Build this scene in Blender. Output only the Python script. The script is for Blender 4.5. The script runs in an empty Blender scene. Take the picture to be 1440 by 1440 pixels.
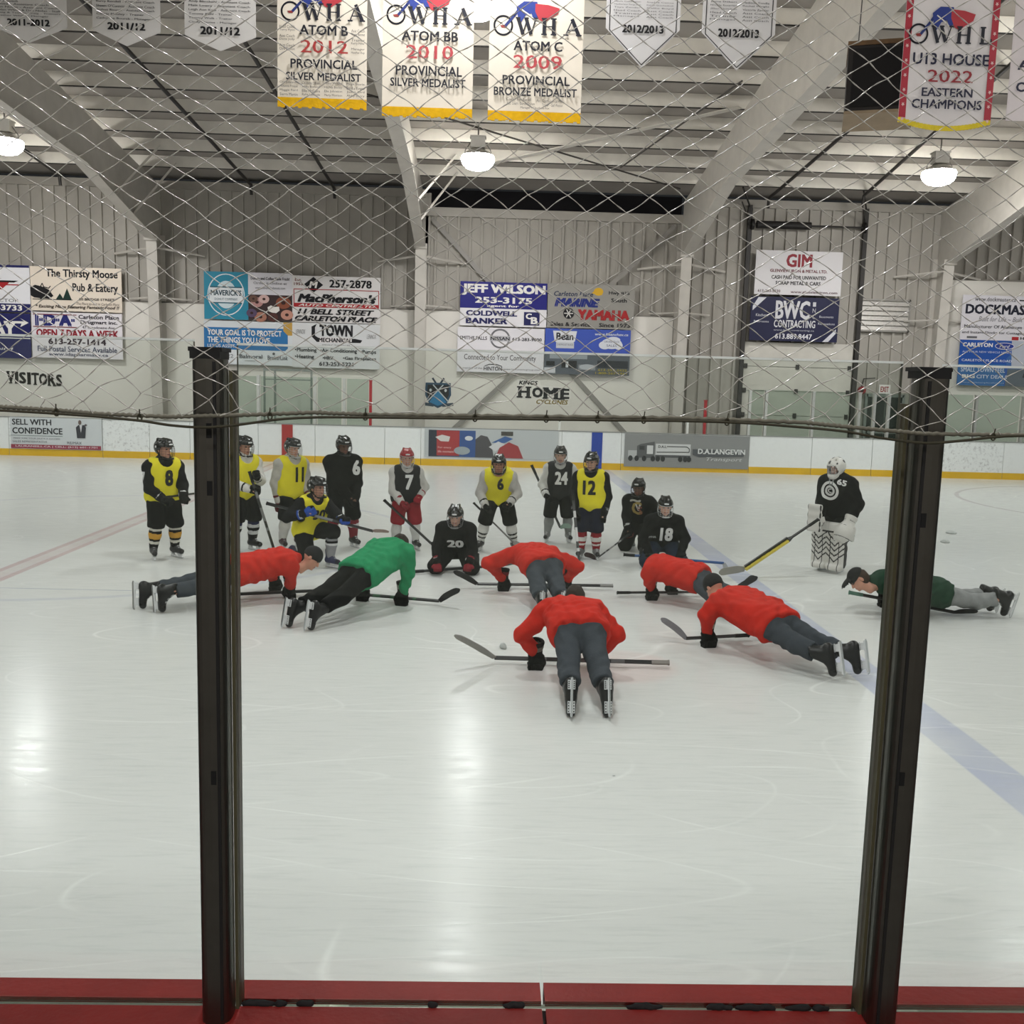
import bpy, bmesh, math, random
import numpy as np
from mathutils import Vector, Matrix
from mathutils.bvhtree import BVHTree

random.seed(7); rng = np.random.default_rng(7)
SC = bpy.context.scene
COL = SC.collection

# ------------------------------------------------------------------ camera
FPX, EYE = 1390.0, 2.4
YAW = math.atan(40 / FPX); PITCH = -math.atan(185 / FPX); ROLL = math.radians(1.55)
CF = Vector((math.sin(YAW) * math.cos(PITCH), math.cos(YAW) * math.cos(PITCH), math.sin(PITCH)))
_r0 = Vector((math.cos(YAW), -math.sin(YAW), 0)); _u0 = _r0.cross(CF)
CR = _r0 * math.cos(ROLL) + _u0 * math.sin(ROLL)
CU = _u0 * math.cos(ROLL) - _r0 * math.sin(ROLL)
CP = Vector((0, 0, EYE))
cam = bpy.data.cameras.new('camera'); cam.sensor_width = 36; cam.lens = 36 * FPX / 1440
cam.clip_start = 0.05; cam.clip_end = 200
co = bpy.data.objects.new('camera', cam); COL.objects.link(co)
co.matrix_world = Matrix(((CR.x, CU.x, -CF.x, CP.x), (CR.y, CU.y, -CF.y, CP.y), (CR.z, CU.z, -CF.z, CP.z), (0, 0, 0, 1)))
SC.camera = co
# ------------------------------------------------------------------ world, exposure
wd = bpy.data.worlds.new('arena_air'); SC.world = wd; wd.use_nodes = True
wd.node_tree.nodes['Background'].inputs[0].default_value = (.8, .85, .9, 1)
wd.node_tree.nodes['Background'].inputs[1].default_value = 0.02
SC.view_settings.view_transform = 'Standard'; SC.view_settings.look = 'None'
SC.view_settings.exposure = 0.0; SC.view_settings.gamma = 1.0; SC.view_settings.use_curve_mapping = False
SC.cycles.max_bounces = 6; SC.cycles.transparent_max_bounces = 14; SC.cycles.adaptive_threshold = 0.02; SC.cycles.sample_clamp_indirect = 6.0
LAMP_POWER = 256.0


def ray(px, py): return CF + CR * ((px - 720) / FPX) + CU * ((720 - py) / FPX)
def G(px, py, z=0.0):
    d = ray(px, py); return CP + d * ((z - EYE) / d.z)
def W(px, py, Y):
    d = ray(px, py); return CP + d * (Y / d.y)


# ------------------------------------------------------------------ materials
def lin(h):
    h = h.lstrip('#'); o = []
    for i in (0, 2, 4):
        c = int(h[i:i + 2], 16) / 255
        o.append(c / 12.92 if c <= .04045 else ((c + .055) / 1.055) ** 2.4)
    return (*o, 1.0)

_M = {}
def mat(hx, rough=.6, metal=0.0, spec=.4, vary=0.0, vscale=8.0, bump=0.0, bscale=60.0, emit=0.0):
    key = (hx, rough, metal, spec, vary, vscale, bump, bscale, emit)
    if key in _M: return _M[key]
    m = bpy.data.materials.new('surface_' + hx.strip('#')); m.use_nodes = True
    nt = m.node_tree; b = nt.nodes['Principled BSDF']
    b.inputs['Base Color'].default_value = lin(hx); b.inputs['Roughness'].default_value = rough
    b.inputs['Metallic'].default_value = metal; b.inputs['Specular IOR Level'].default_value = spec
    if emit:
        b.inputs['Emission Color'].default_value = lin(hx); b.inputs['Emission Strength'].default_value = emit
    if vary or bump:
        tc = nt.nodes.new('ShaderNodeTexCoord')
    if vary:
        n = nt.nodes.new('ShaderNodeTexNoise'); n.inputs['Scale'].default_value = vscale; n.inputs['Detail'].default_value = 6
        r = nt.nodes.new('ShaderNodeMapRange'); r.inputs['To Min'].default_value = 1 - vary; r.inputs['To Max'].default_value = 1 + vary
        r.inputs['From Min'].default_value = .3; r.inputs['From Max'].default_value = .7
        mx = nt.nodes.new('ShaderNodeMix'); mx.data_type = 'RGBA'; mx.blend_type = 'MULTIPLY'; mx.inputs[0].default_value = 1
        mx.inputs[6].default_value = lin(hx)
        nt.links.new(tc.outputs['Object'], n.inputs['Vector']); nt.links.new(n.outputs['Fac'], r.inputs['Value'])
        nt.links.new(r.outputs[0], mx.inputs[7]); nt.links.new(mx.outputs[2], b.inputs['Base Color'])
    if bump:
        n2 = nt.nodes.new('ShaderNodeTexNoise'); n2.inputs['Scale'].default_value = bscale; n2.inputs['Detail'].default_value = 4
        bp = nt.nodes.new('ShaderNodeBump'); bp.inputs['Strength'].default_value = bump; bp.inputs['Distance'].default_value = .01
        nt.links.new(tc.outputs['Object'], n2.inputs['Vector']); nt.links.new(n2.outputs['Fac'], bp.inputs['Height'])
        nt.links.new(bp.outputs['Normal'], b.inputs['Normal'])
    _M[key] = m
    return m

def cloth(hx):
    v = [int(hx[i:i + 2], 16) for i in (1, 3, 5)]
    if max(v) < 40: hx = '#%02x%02x%02x' % tuple(int(c * .55) for c in v)      # dyed-black cloth
    return mat(hx, .85, 0, .12, .10, 14, .35, 45)
def vinyl(hx): return mat(hx, .5, 0, .3)
def paint(hx): return mat(hx, .45, 0, .4, .06, 3)
def gloss(hx): return mat(hx, .25, 0, .5)
def metal(hx, r=.35): return mat(hx, r, 1.0, .5, .06, 20)


# ------------------------------------------------------------------ objects
def tag(o, label=None, cat=None, group=None, kind=None):
    if label: o['label'] = label
    if cat: o['category'] = cat
    if group: o['group'] = group
    if kind: o['kind'] = kind
    return o

def thing(name, loc, label, cat, group=None):
    o = bpy.data.objects.new(name, None); COL.objects.link(o); o.location = Vector(loc); o.empty_display_size = .1
    o['_p'] = list(loc); del o['_p']
    return tag(o, label, cat, group)

def wloc(o):
    p = Vector(o.location)
    while o.parent: o = o.parent; p = p + Vector(o.location)
    return p

def mesh_obj(name, verts, faces, mats, parent=None, fmat=None, smooth=False, origin=None):
    """verts in world metres; the object's own origin is the parent's place (or origin)."""
    v = np.asarray(verts, float).reshape(-1, 3)
    base = wloc(parent) if parent else Vector(origin or (0, 0, 0))
    me = bpy.data.meshes.new(name)
    me.from_pydata([tuple(p) for p in (v - np.array(base))], [], [tuple(int(i) for i in f) for f in faces])
    for m in (mats if isinstance(mats, (list, tuple)) else [mats]): me.materials.append(m)
    if fmat is not None: me.polygons.foreach_set('material_index', np.asarray(fmat, dtype=np.int32))
    if smooth: me.polygons.foreach_set('use_smooth', np.ones(len(me.polygons), dtype=bool))
    me.update()
    o = bpy.data.objects.new(name, me); COL.objects.link(o)
    if parent: o.parent = parent
    else: o.location = base
    return o


class MB:
    """collects shapes into ONE mesh"""
    def __init__(self): self.v = []; self.f = []; self.m = []; self.mats = []; self.mk = {}
    def mi(self, m):
        if m is None: m = 0
        if isinstance(m, int): return m
        k = m.name
        if k not in self.mk: self.mk[k] = len(self.mats); self.mats.append(m)
        return self.mk[k]
    def add(self, vs, fs, m=None):
        n = len(self.v); self.v += [tuple(p) for p in vs]; i = self.mi(m)
        for f in fs: self.f.append(tuple(n + k for k in f)); self.m.append(i)
    def box(self, lo, hi, m=None):
        x0, y0, z0 = lo; x1, y1, z1 = hi
        self.add([(x0, y0, z0), (x1, y0, z0), (x1, y1, z0), (x0, y1, z0), (x0, y0, z1), (x1, y0, z1), (x1, y1, z1), (x0, y1, z1)],
                 [(0, 3, 2, 1), (4, 5, 6, 7), (0, 1, 5, 4), (1, 2, 6, 5), (2, 3, 7, 6), (3, 0, 4, 7)], m)
    def beam(self, a, b, w, h, m=None, up=(0, 0, 1), w2=None, h2=None):
        a, b = Vector(a), Vector(b); d = (b - a).normalized(); up = Vector(up)
        s = d.cross(up)
        if s.length < 1e-4: s = d.cross(Vector((1, 0, 0)))
        s.normalize(); u = s.cross(d)
        vs = []
        for p, ww, hh in ((a, w, h), (b, w2 or w, h2 or h)):
            for i, j in ((-1, -1), (1, -1), (1, 1), (-1, 1)): vs.append(p + s * (i * ww / 2) + u * (j * hh / 2))
        self.add(vs, [(0, 3, 2, 1), (4, 5, 6, 7), (0, 1, 5, 4), (1, 2, 6, 5), (2, 3, 7, 6), (3, 0, 4, 7)], m)
    def tube(self, pts, r, n=8, m=None, closed=False, rs=None):
        pts = [Vector(p) for p in pts]; L = len(pts); vs = []; fs = []; ref = None
        for i, p in enumerate(pts):
            if closed: t = pts[(i + 1) % L] - pts[i - 1]
            else: t = pts[min(i + 1, L - 1)] - pts[max(i - 1, 0)]
            t.normalize()
            if ref is None:
                ref = Vector((0, 0, 1)) if abs(t.z) < .9 else Vector((1, 0, 0))
            s = t.cross(ref).normalized(); u = s.cross(t); ref = u
            rr = rs[i] if rs else r
            for k in range(n):
                a = 2 * math.pi * k / n; vs.append(p + s * (rr * math.cos(a)) + u * (rr * math.sin(a)))
        for i in range(L if closed else L - 1):
            j = (i + 1) % L
            for k in range(n): fs.append((i * n + k, i * n + (k + 1) % n, j * n + (k + 1) % n, j * n + k))
        if not closed:
            fs.append(tuple(range(n - 1, -1, -1))); fs.append(tuple((L - 1) * n + k for k in range(n)))
        self.add(vs, fs, m)
    def lathe(self, c, prof, n=24, m=None):
        c = Vector(c); vs = []; fs = []
        for r, z in prof:
            for k in range(n):
                a = 2 * math.pi * k / n; vs.append(c + Vector((r * math.cos(a), r * math.sin(a), z)))
        for i in range(len(prof) - 1):
            for k in range(n): fs.append((i * n + k, i * n + (k + 1) % n, (i + 1) * n + (k + 1) % n, (i + 1) * n + k))
        self.add(vs, fs, m)
    def prism(self, poly, ax, lo, hi, m=None):
        """polygon in the plane across axis ax, swept from lo to hi"""
        n = len(poly)
        def P(p, t):
            q = list(p); q.insert(ax, t); return tuple(q)
        vs = [P(p, lo) for p in poly] + [P(p, hi) for p in poly]
        fs = [tuple(range(n)), tuple(range(2 * n - 1, n - 1, -1))] + [(i, n + i, n + (i + 1) % n, (i + 1) % n) for i in range(n)]
        self.add(vs, fs, m)
    def build(self, name, mats=None, parent=None, smooth=False, origin=None):
        return mesh_obj(name, self.v, self.f, mats if mats is not None else self.mats, parent,
                        self.m if (mats is None or isinstance(mats, (list, tuple))) else None, smooth, origin)


# ------------------------------------------------------------------ implicit surfaces
def iso(fn, lo, hi, h):
    lo = np.asarray(lo, float) - 2 * h; hi = np.asarray(hi, float) + 2 * h
    n = np.ceil((hi - lo) / h).astype(int) + 1
    ax = [lo[i] + h * np.arange(n[i]) for i in range(3)]
    P = np.stack(np.meshgrid(*ax, indexing='ij'), -1).astype(np.float32)
    D = fn(P); D[0] = D[-1] = 1; D[:, 0] = D[:, -1] = 1; D[:, :, 0] = D[:, :, -1] = 1
    S = D < 0
    cs = [(a, b, c) for a in (0, 1) for b in (0, 1) for c in (0, 1)]
    sl = lambda A, c: A[c[0]:A.shape[0] - 1 + c[0], c[1]:A.shape[1] - 1 + c[1], c[2]:A.shape[2] - 1 + c[2]]
    cnt = sum(sl(S, c).astype(np.int8) for c in cs)
    mk = (cnt > 0) & (cnt < 8)
    ids = -np.ones(mk.shape, np.int64); ids[mk] = np.arange(mk.sum())
    I = np.argwhere(mk); base = lo + I * h
    dv = {c: sl(D, c)[mk] for c in cs}
    acc = np.zeros((len(I), 3)); num = np.zeros(len(I))
    for c in cs:
        for k in range(3):
            if c[k] == 0:
                e = list(c); e[k] = 1; e = tuple(e)
                a, b = dv[c], dv[e]; x = (a < 0) != (b < 0)
                t = np.where(x, a / np.where(x, a - b, 1), 0)
                p = np.array(c, float)[None] + np.eye(3)[k][None] * t[:, None]
                acc += np.where(x[:, None], p, 0); num += x
    V = base + h * acc / num[:, None]
    F = []
    for k in range(3):
        a, b = [q for q in range(3) if q != k]
        A = np.take(S, range(0, S.shape[k] - 1), k); B = np.take(S, range(1, S.shape[k]), k)
        E = np.argwhere(A != B)
        E = E[(E[:, a] > 0) & (E[:, b] > 0) & (E[:, a] < S.shape[a] - 1) & (E[:, b] < S.shape[b] - 1)]
        ins = A[E[:, 0], E[:, 1], E[:, 2]]
        def cell(da, db):
            q = E.copy(); q[:, a] += da; q[:, b] += db
            return ids[q[:, 0], q[:, 1], q[:, 2]]
        q = np.stack([cell(-1, -1), cell(0, -1), cell(0, 0), cell(-1, 0)], 1)
        flip = ins if k != 1 else ~ins
        q = np.where(flip[:, None], q, q[:, ::-1])
        F.append(q)
    F = np.concatenate(F); F = F[(F >= 0).all(1)]
    return V, F

def cap(P, a, b, ra, rb=None):
    rb = ra if rb is None else rb
    a = np.asarray(a, np.float32); d = np.asarray(b, np.float32) - a
    L = float(d @ d) + 1e-9
    q = P - a; t = np.clip((q @ d) / L, 0, 1)
    q = q - t[..., None] * d
    return np.sqrt((q * q).sum(-1)) - (ra + (rb - ra) * t)
def ell(P, c, r):
    q = (P - np.asarray(c, np.float32)); r = np.asarray(r, np.float32)
    k0 = np.sqrt(((q / r) ** 2).sum(-1)); k1 = np.sqrt(((q / r ** 2) ** 2).sum(-1)) + 1e-6
    return k0 * (k0 - 1) / k1
def rbox(P, c, hf, rad=.01):
    q = np.abs(P - np.asarray(c, np.float32)) - (np.asarray(hf, np.float32) - rad)
    return np.sqrt((np.maximum(q, 0) ** 2).sum(-1)) + np.minimum(q.max(-1), 0) - rad
def sm(ds, k=.03):
    r = ds[0]
    for d in ds[1:]:
        h = np.maximum(k - np.abs(r - d), 0) / k
        r = np.minimum(r, d) - h * h * k * .25
    return r
def folds(P, amp, seed=0, f=1.0):
    x, y, z = P[..., 0], P[..., 1], P[..., 2]; s = seed * 1.7
    w = np.sin(f * (38 * z + 9 * np.sin(7 * x + s) + 6 * y) + s) + .7 * np.sin(f * (31 * x - 27 * z + 8 * np.sin(9 * y + s)) + 2 * s) \
        + .6 * np.sin(f * (44 * y + 30 * z + 5 * np.sin(11 * x)) + s)
    return amp * w / 2.3


# ------------------------------------------------------------------ lettering
_T = {}
def glyphs(s, bold=0.0, shear=0.0):
    """filled outline of a word, scaled to the unit box (0..1, 0..1)"""
    key = (s, bold, shear)
    if key in _T: return _T[key]
    cu = bpy.data.curves.new('t', 'FONT'); cu.body = s; cu.resolution_u = 2; cu.shear = shear
    ob = bpy.data.objects.new('t', cu); COL.objects.link(ob)
    dg = bpy.context.evaluated_depsgraph_get(); dg.update()
    me = bpy.data.meshes.new_from_object(ob.evaluated_get(dg))
    v = np.array([x.co[:2] for x in me.vertices]).reshape(-1, 2); f = [tuple(p.vertices) for p in me.polygons]
    if len(v) and bold > .004:         # heavier strokes: the outline laid down a few times, slightly shifted
        sh = [(-.8 * bold, 0), (.8 * bold, 0)] if bold < .016 else [(-bold, -.7 * bold), (bold, -.7 * bold), (bold, .7 * bold), (-bold, .7 * bold)]
        n0 = len(v); f = [tuple(i + k * n0 for i in q) for k in range(len(sh)) for q in f]; v = np.concatenate([np.column_stack([v + np.array(d), np.full(n0, k)]) for k, d in enumerate(sh)])
    elif len(v): v = np.column_stack([v, np.zeros(len(v))])
    if len(v):
        lo, hi = v[:, :2].min(0), v[:, :2].max(0); v[:, :2] = (v[:, :2] - lo) / np.maximum(hi - lo, 1e-6)
    bpy.data.objects.remove(ob); bpy.data.curves.remove(cu); bpy.data.meshes.remove(me)
    _T[key] = (v, f)
    return v, f

def rect_pts(u0, v0, u1, v1): return [(u0, v0), (u1, v0), (u1, v1), (u0, v1)]
def disc_pts(cx, cy, rx, ry, n=28, a0=0, a1=2 * math.pi):
    return [(cx + rx * math.cos(a0 + (a1 - a0) * k / n), cy + ry * math.sin(a0 + (a1 - a0) * k / n)) for k in range(n)]

class Face:
    """a flat printed face: u to the right 0..1, v down 0..1, looking towards -Y"""
    def __init__(self, x0, x1, z1, z0, y):
        self.x0, self.x1, self.z0, self.z1, self.y = x0, x1, z0, z1, y; self.k = 0; self.mb = MB()
    def P(self, u, v, d): return (self.x0 + (self.x1 - self.x0) * u, self.y - d, self.z1 + (self.z0 - self.z1) * v)
    def poly(self, pts, hx):
        self.k += 1; d = .0015 + .0006 * self.k
        vs = [self.P(u, v, d) for u, v in pts]
        if sum(a[0] * b[2] - b[0] * a[2] for a, b in zip(vs, vs[1:] + vs[:1])) < 0: vs = vs[::-1]
        self.mb.add(vs, [tuple(range(len(vs)))], vinyl(hx))
    def rect(self, u0, v0, u1, v1, hx): self.poly(rect_pts(u0, v0, u1, v1), hx)
    def disc(self, cx, cy, rx, ry, hx, n=28): self.poly(disc_pts(cx, cy, rx, ry, n), hx)
    def strip(self, pts, w, hx, closed=False, asp=1.0):
        """polyline of even width w (in u)"""
        self.k += 1; d = .0015 + .0006 * self.k
        sx = abs(self.x1 - self.x0); sz = abs(self.z1 - self.z0); n = len(pts)
        q = [np.array((u * sx, -v * sz)) for u, v in pts]; w = w * sx / 2
        for i in range(n if closed else n - 1):
            a, b = q[i], q[(i + 1) % n]; t = b - a; L = np.hypot(*t)
            if L < 1e-6: continue
            t = t / L; nrm = np.array((-t[1], t[0])) * w; a2, b2 = a - t * w * .3, b + t * w * .3
            vs = [(self.x0 + p[0], self.y - d, self.z1 + p[1]) for p in (a2 - nrm, b2 - nrm, b2 + nrm, a2 + nrm)]
            self.mb.add(vs, [(0, 1, 2, 3)], vinyl(hx))
    def ring(self, cx, cy, rx, ry, w, hx, n=36): self.strip(disc_pts(cx, cy, rx, ry, n), w, hx, True)
    def text(self, s, u0, v0, u1, v1, hx, bold=.0, shear=0.0, serif=False, tilt=0.0):
        self.k += 1; d = .0015 + .0006 * self.k
        g, f = glyphs(s, bold, shear)
        if not len(g): return
        vs = [self.P(u0 + (u1 - u0) * a, v1 + (v0 - v1) * b + tilt * (u1 - u0) * a, d + .0005 * c) for a, b, c in g]; self.k += int(g[:, 2].max())
        self.mb.add(vs, f, vinyl(hx))
    def build(self, name, parent): return self.mb.build(name, None, parent)

# ================================================================== THE SETTING
YB = 27.4      # face of the far boards
YW = 29.9      # far wall
ICE_Y0 = 2.03
XB, XR = 3.3, -5.6     # blue line, red line

def ice_material():
    m = bpy.data.materials.new('rink_ice'); m.use_nodes = True
    nt = m.node_tree; N = nt.nodes; L = nt.links; b = N['Principled BSDF']
    geo = N.new('ShaderNodeNewGeometry'); sep = N.new('ShaderNodeSeparateXYZ'); L.new(geo.outputs['Position'], sep.inputs[0])
    def math_(op, a, c=None, clamp=False):
        n = N.new('ShaderNodeMath'); n.operation = op; n.use_clamp = clamp
        for i, x in enumerate((a, c)):
            if x is None: continue
            if isinstance(x, (int, float)): n.inputs[i].default_value = x
            else: L.new(x, n.inputs[i])
        return n.outputs[0]
    X, Y = sep.outputs[0], sep.outputs[1]
    def noise(scale, vec=None, detail=4, rough=.55):
        n = N.new('ShaderNodeTexNoise'); n.inputs['Scale'].default_value = scale; n.inputs['Detail'].default_value = detail; n.inputs['Roughness'].default_value = rough
        L.new(vec if vec is not None else geo.outputs['Position'], n.inputs['Vector']); return n.outputs['Fac']
    def mapped(rot, sx, sy, off=0):
        n = N.new('ShaderNodeMapping'); n.inputs['Rotation'].default_value = (0, 0, rot); n.inputs['Scale'].default_value = (sx, sy, 1); n.inputs['Location'].default_value = (off, off * .7, 0)
        L.new(geo.outputs['Position'], n.inputs['Vector']); return n.outputs[0]
    def band(dist, half, soft):     # 1 inside
        n = N.new('ShaderNodeMapRange'); L.new(dist, n.inputs['Value']); n.inputs['From Min'].default_value = half + soft; n.inputs['From Max'].default_value = half
        return n.outputs[0]
    def absd(v, c): return math_('ABSOLUTE', math_('SUBTRACT', v, c))
    def rad(cx, cy):
        dx = math_('SUBTRACT', X, cx); dy = math_('SUBTRACT', Y, cy)
        return math_('SQRT', math_('ADD', math_('MULTIPLY', dx, dx), math_('MULTIPLY', dy, dy)))
    # skate cuts: long thin noise crests in several directions
    cuts = None
    for rot, sc, off, th in ((.25, 1.0, 0, .018), (.95, .8, 3, .016), (1.7, .9, 7, .018), (2.5, 1.1, 11, .016), (2.9, .7, 17, .014)):
        f = noise(1.0, mapped(rot, .2 * sc, .6 * sc, off), 0.6, .4)
        g = math_('FRACT', math_('MULTIPLY', f, 9.0))
        r = band(absd(g, .5), 0.0, th)
        gate = N.new('ShaderNodeMapRange'); L.new(noise(.8, mapped(rot + 1, .9, .9, off + 2), 2), gate.inputs['Value']); gate.inputs['From Min'].default_value = .47; gate.inputs['From Max'].default_value = .66
        c = math_('MULTIPLY', r, gate.outputs[0])
        cuts = c if cuts is None else math_('MAXIMUM', cuts, c)
    fine = noise(7.0, mapped(.1, .5, 1.8), 6, .7)
    blot = noise(.35, None, 3)
    base = N.new('ShaderNodeMix'); base.data_type = 'RGBA'; base.inputs[6].default_value = lin('#d4d5d3'); base.inputs[7].default_value = lin('#dddedb'); L.new(blot, base.inputs[0])
    col = base.outputs[2]
    def over(fac, hx):
        nonlocal col
        n = N.new('ShaderNodeMix'); n.data_type = 'RGBA'; L.new(fac, n.inputs[0]); L.new(col, n.inputs[6]); n.inputs[7].default_value = lin(hx); col = n.outputs[2]
    worn = N.new('ShaderNodeMapRange'); L.new(noise(1.3, None, 5), worn.inputs['Value']); worn.inputs['From Min'].default_value = .3; worn.inputs['From Max'].default_value = .6
    worn.inputs['To Min'].default_value = .55; worn.inputs['To Max'].default_value = .95
    over(math_('MULTIPLY', band(absd(X, XB), .15, .02), worn.outputs[0]), '#b4b9cf')
    redl = math_('MULTIPLY', band(absd(X, XR), .16, .03), math_('MULTIPLY', worn.outputs[0], .6))
    over(redl, '#c9b3b2')
    over(math_('MULTIPLY', band(absd(absd(X, XR), .13), .035, .02), .5), '#b99594')
    over(math_('MULTIPLY', band(absd(rad(15.2, 21.2), 4.4), .035, .03), .5), '#a49a98')
    over(math_('MULTIPLY', band(absd(rad(XR, 14.7), 4.57), .035, .04), .4), '#b3b7cc')
    over(math_('MULTIPLY', band(rad(1.2, 8.2), .42, .12), .22), '#e0a3a0')
    seam = math_('MULTIPLY', band(absd(Y, 10.75), .012, .012), math_('LESS_THAN', X, -3.2))
    over(math_('MULTIPLY', seam, .6), '#9aa3b4')
    over(math_('MULTIPLY', fine, .22), '#bfc3c2')
    micro = N.new('ShaderNodeMapRange'); L.new(noise(4.0, mapped(.03, .7, 7.0, 5), 5, .7), micro.inputs['Value']); micro.inputs['From Min'].default_value = .5; micro.inputs['From Max'].default_value = .68
    over(math_('MULTIPLY', micro.outputs[0], .3), '#b4b8b7')
    over(math_('MULTIPLY', cuts, .5), '#f4f6f3')
    vor = N.new('ShaderNodeTexVoronoi'); vor.inputs['Scale'].default_value = 1.6; L.new(geo.outputs['Position'], vor.inputs['Vector'])
    over(math_('MULTIPLY', band(vor.outputs['Distance'], .012, .012), math_('GREATER_THAN', noise(2.3, None, 2), .52)), '#8f9493')
    L.new(col, b.inputs['Base Color'])
    rr = N.new('ShaderNodeMapRange'); L.new(fine, rr.inputs['Value']); rr.inputs['From Min'].default_value = .3; rr.inputs['From Max'].default_value = .7
    rr.inputs['To Min'].default_value = .14; rr.inputs['To Max'].default_value = .27
    L.new(rr.outputs[0], b.inputs['Roughness']); b.inputs['IOR'].default_value = 1.31; b.inputs['Specular IOR Level'].default_value = .14
    hgt = math_('ADD', math_('ADD', math_('MULTIPLY', fine, .5), math_('MULTIPLY', cuts, -.8)), math_('MULTIPLY', micro.outputs[0], -.25))
    bp = N.new('ShaderNodeBump'); bp.inputs['Strength'].default_value = .08; bp.inputs['Distance'].default_value = .01
    L.new(hgt, bp.inputs['Height']); L.new(bp.outputs['Normal'], b.inputs['Normal'])
    return m

def struct(o): o['kind'] = 'structure'; return o

mb = MB(); mb.box((-32, ICE_Y0 - .03, -.2), (32, YB + .02, 0)); struct(mb.build('floor', ice_material()))
concrete = mat('#6d6b66', .8, 0, .3, .15, 2, .2, 30)
mb = MB(); mb.box((-32, -6.2, -.2), (32, 1.88, .15)); mb.box((-32, YB + .12, -.2), (32, YW + .3, .12)); struct(mb.build('floor_concrete', concrete))

ribw = mat('#aaa69d', .55, 0, .35, .07, 1.2)
def ribbed_wall(name, y, x0, x1, z0, z1, facing=-1):
    mb = MB(); pitch = .34; prof = []; x = x0
    while x < x1:
        prof += [(x, 0), (x + pitch * .76, 0), (x + pitch * .775, .075), (x + pitch * .975, .075)]; x += pitch
    prof.append((x, 0)); vs = []; fs = []
    for px_, d in prof:
        for z in (z0, z1): vs.append((px_, y + facing * d, z))
    for i in range(len(prof) - 1):
        q = (2 * i, 2 * i + 2, 2 * i + 3, 2 * i + 1); fs.append(q if facing < 0 else q[::-1])
    mb.add(vs, fs, ribw)
    mb.box((x0, y + .02, z0), (x, y + .06, z1), ribw)
    return struct(mb.build(name))
ribbed_wall('wall_back', YW, -32, -1.9, 0.0, 7.75)
ribbed_wall('wall_back', YW, 5.75, 32, 0.0, 7.75)
ribbed_wall('wall_back', YW, -1.9, 5.7, 0.0, 7.18)
# dark opening over the centre bay, with its head trim
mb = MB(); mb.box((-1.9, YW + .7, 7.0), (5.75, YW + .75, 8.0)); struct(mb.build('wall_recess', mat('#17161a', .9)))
mb = MB(); mb.box((-1.9, YW - .12, 7.10), (5.7, YW + .1, 7.34)); mb.box((-1.9, YW - .05, 7.34), (5.7, YW + .7, 7.36)); struct(mb.build('trim_1', paint('#a8a49b')))
mb = MB(); mb.box((-32, YW - .10, 7.62), (-1.9, YW + .05, 7.85)); mb.box((5.75, YW - .10, 7.62), (32, YW + .05, 7.85)); struct(mb.build('trim_2', paint('#a09c93')))
liner = mat('#e4e1d8', .5, 0, .35, .04, .8)
mb = MB(); mb.box((-32, YW - .11, .05), (5.5, YW - .08, 4.38)); mb.box((-32, YW - .12, 4.38), (5.5, YW - .02, 4.42), mat('#8b877f'))
mb.box((13.36, YW - .11, .05), (32, YW - .08, 5.72)); mb.box((13.36, YW - .12, 5.72), (32, YW - .02, 5.77), mat('#8b877f'))
mb.m = [mb.mi(liner) if x == 0 and len(mb.mats) < 2 else x for x in mb.m]
struct(mesh_obj('wall_liner', mb.v, mb.f, [liner, mat('#8b877f')], None, [0] * 6 + [1] * 6 + [0] * 6 + [1] * 6))
wall_m = mat('#b0ada5', .6, 0, .3, .06, 1)
mb = MB(); mb.box((-32.3, -6.2, 0), (-32, YW + .3, 10)); struct(mb.build('wall_left', wall_m))
mb = MB(); mb.box((32, -6.2, 0), (32.3, YW + .3, 10)); struct(mb.build('wall_right', wall_m))
mb = MB(); mb.box((-32, -6.3, 0), (32, -6.1, 10)); struct(mb.build('wall_near', mat('#a8a59d', .7)))

# roof: two slopes over the rink, purlins along it
RIDGE = 14.0; SL = .13; EAVE = 7.72
def purlin_z(y): return EAVE + SL * (YW - abs(y - RIDGE) - RIDGE) if True else 0
def roof_z(y): return EAVE + SL * ((YW - RIDGE) - abs(y - RIDGE))
roof_m = mat('#96918a', .8, 0, .2, .06, 1.0)
mb = MB(); h = .30
for ya, yb in ((YW + .3, RIDGE), (RIDGE, -6.3)):
    za, zb = roof_z(ya) + h, roof_z(yb) + h
    mb.add([(-32.3, ya, za), (32.3, ya, za), (32.3, yb, zb), (-32.3, yb, zb), (-32.3, ya, za + .1), (32.3, ya, za + .1), (32.3, yb, zb + .1), (-32.3, yb, zb + .1)],
           [(0, 1, 2, 3), (7, 6, 5, 4), (0, 4, 5, 1), (2, 6, 7, 3), (0, 3, 7, 4), (1, 5, 6, 2)], 0)
struct(mb.build('ceiling', roof_m))
pur = paint('#e0dcd2'); k = 0
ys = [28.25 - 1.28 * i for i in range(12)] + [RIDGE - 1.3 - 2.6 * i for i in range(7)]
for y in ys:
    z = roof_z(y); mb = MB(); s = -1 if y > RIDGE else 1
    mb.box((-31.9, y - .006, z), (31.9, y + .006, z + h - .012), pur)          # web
    mb.box((-31.9, min(y, y - s * .07), z - .012), (31.9, max(y, y - s * .07), z + .0), mat('#2e2b28', .8))  # lower flange: dark colour paints the thin shade line under the web
    k += 1; o = mb.build('trim_%d' % (2 + k)); struct(o)

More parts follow.
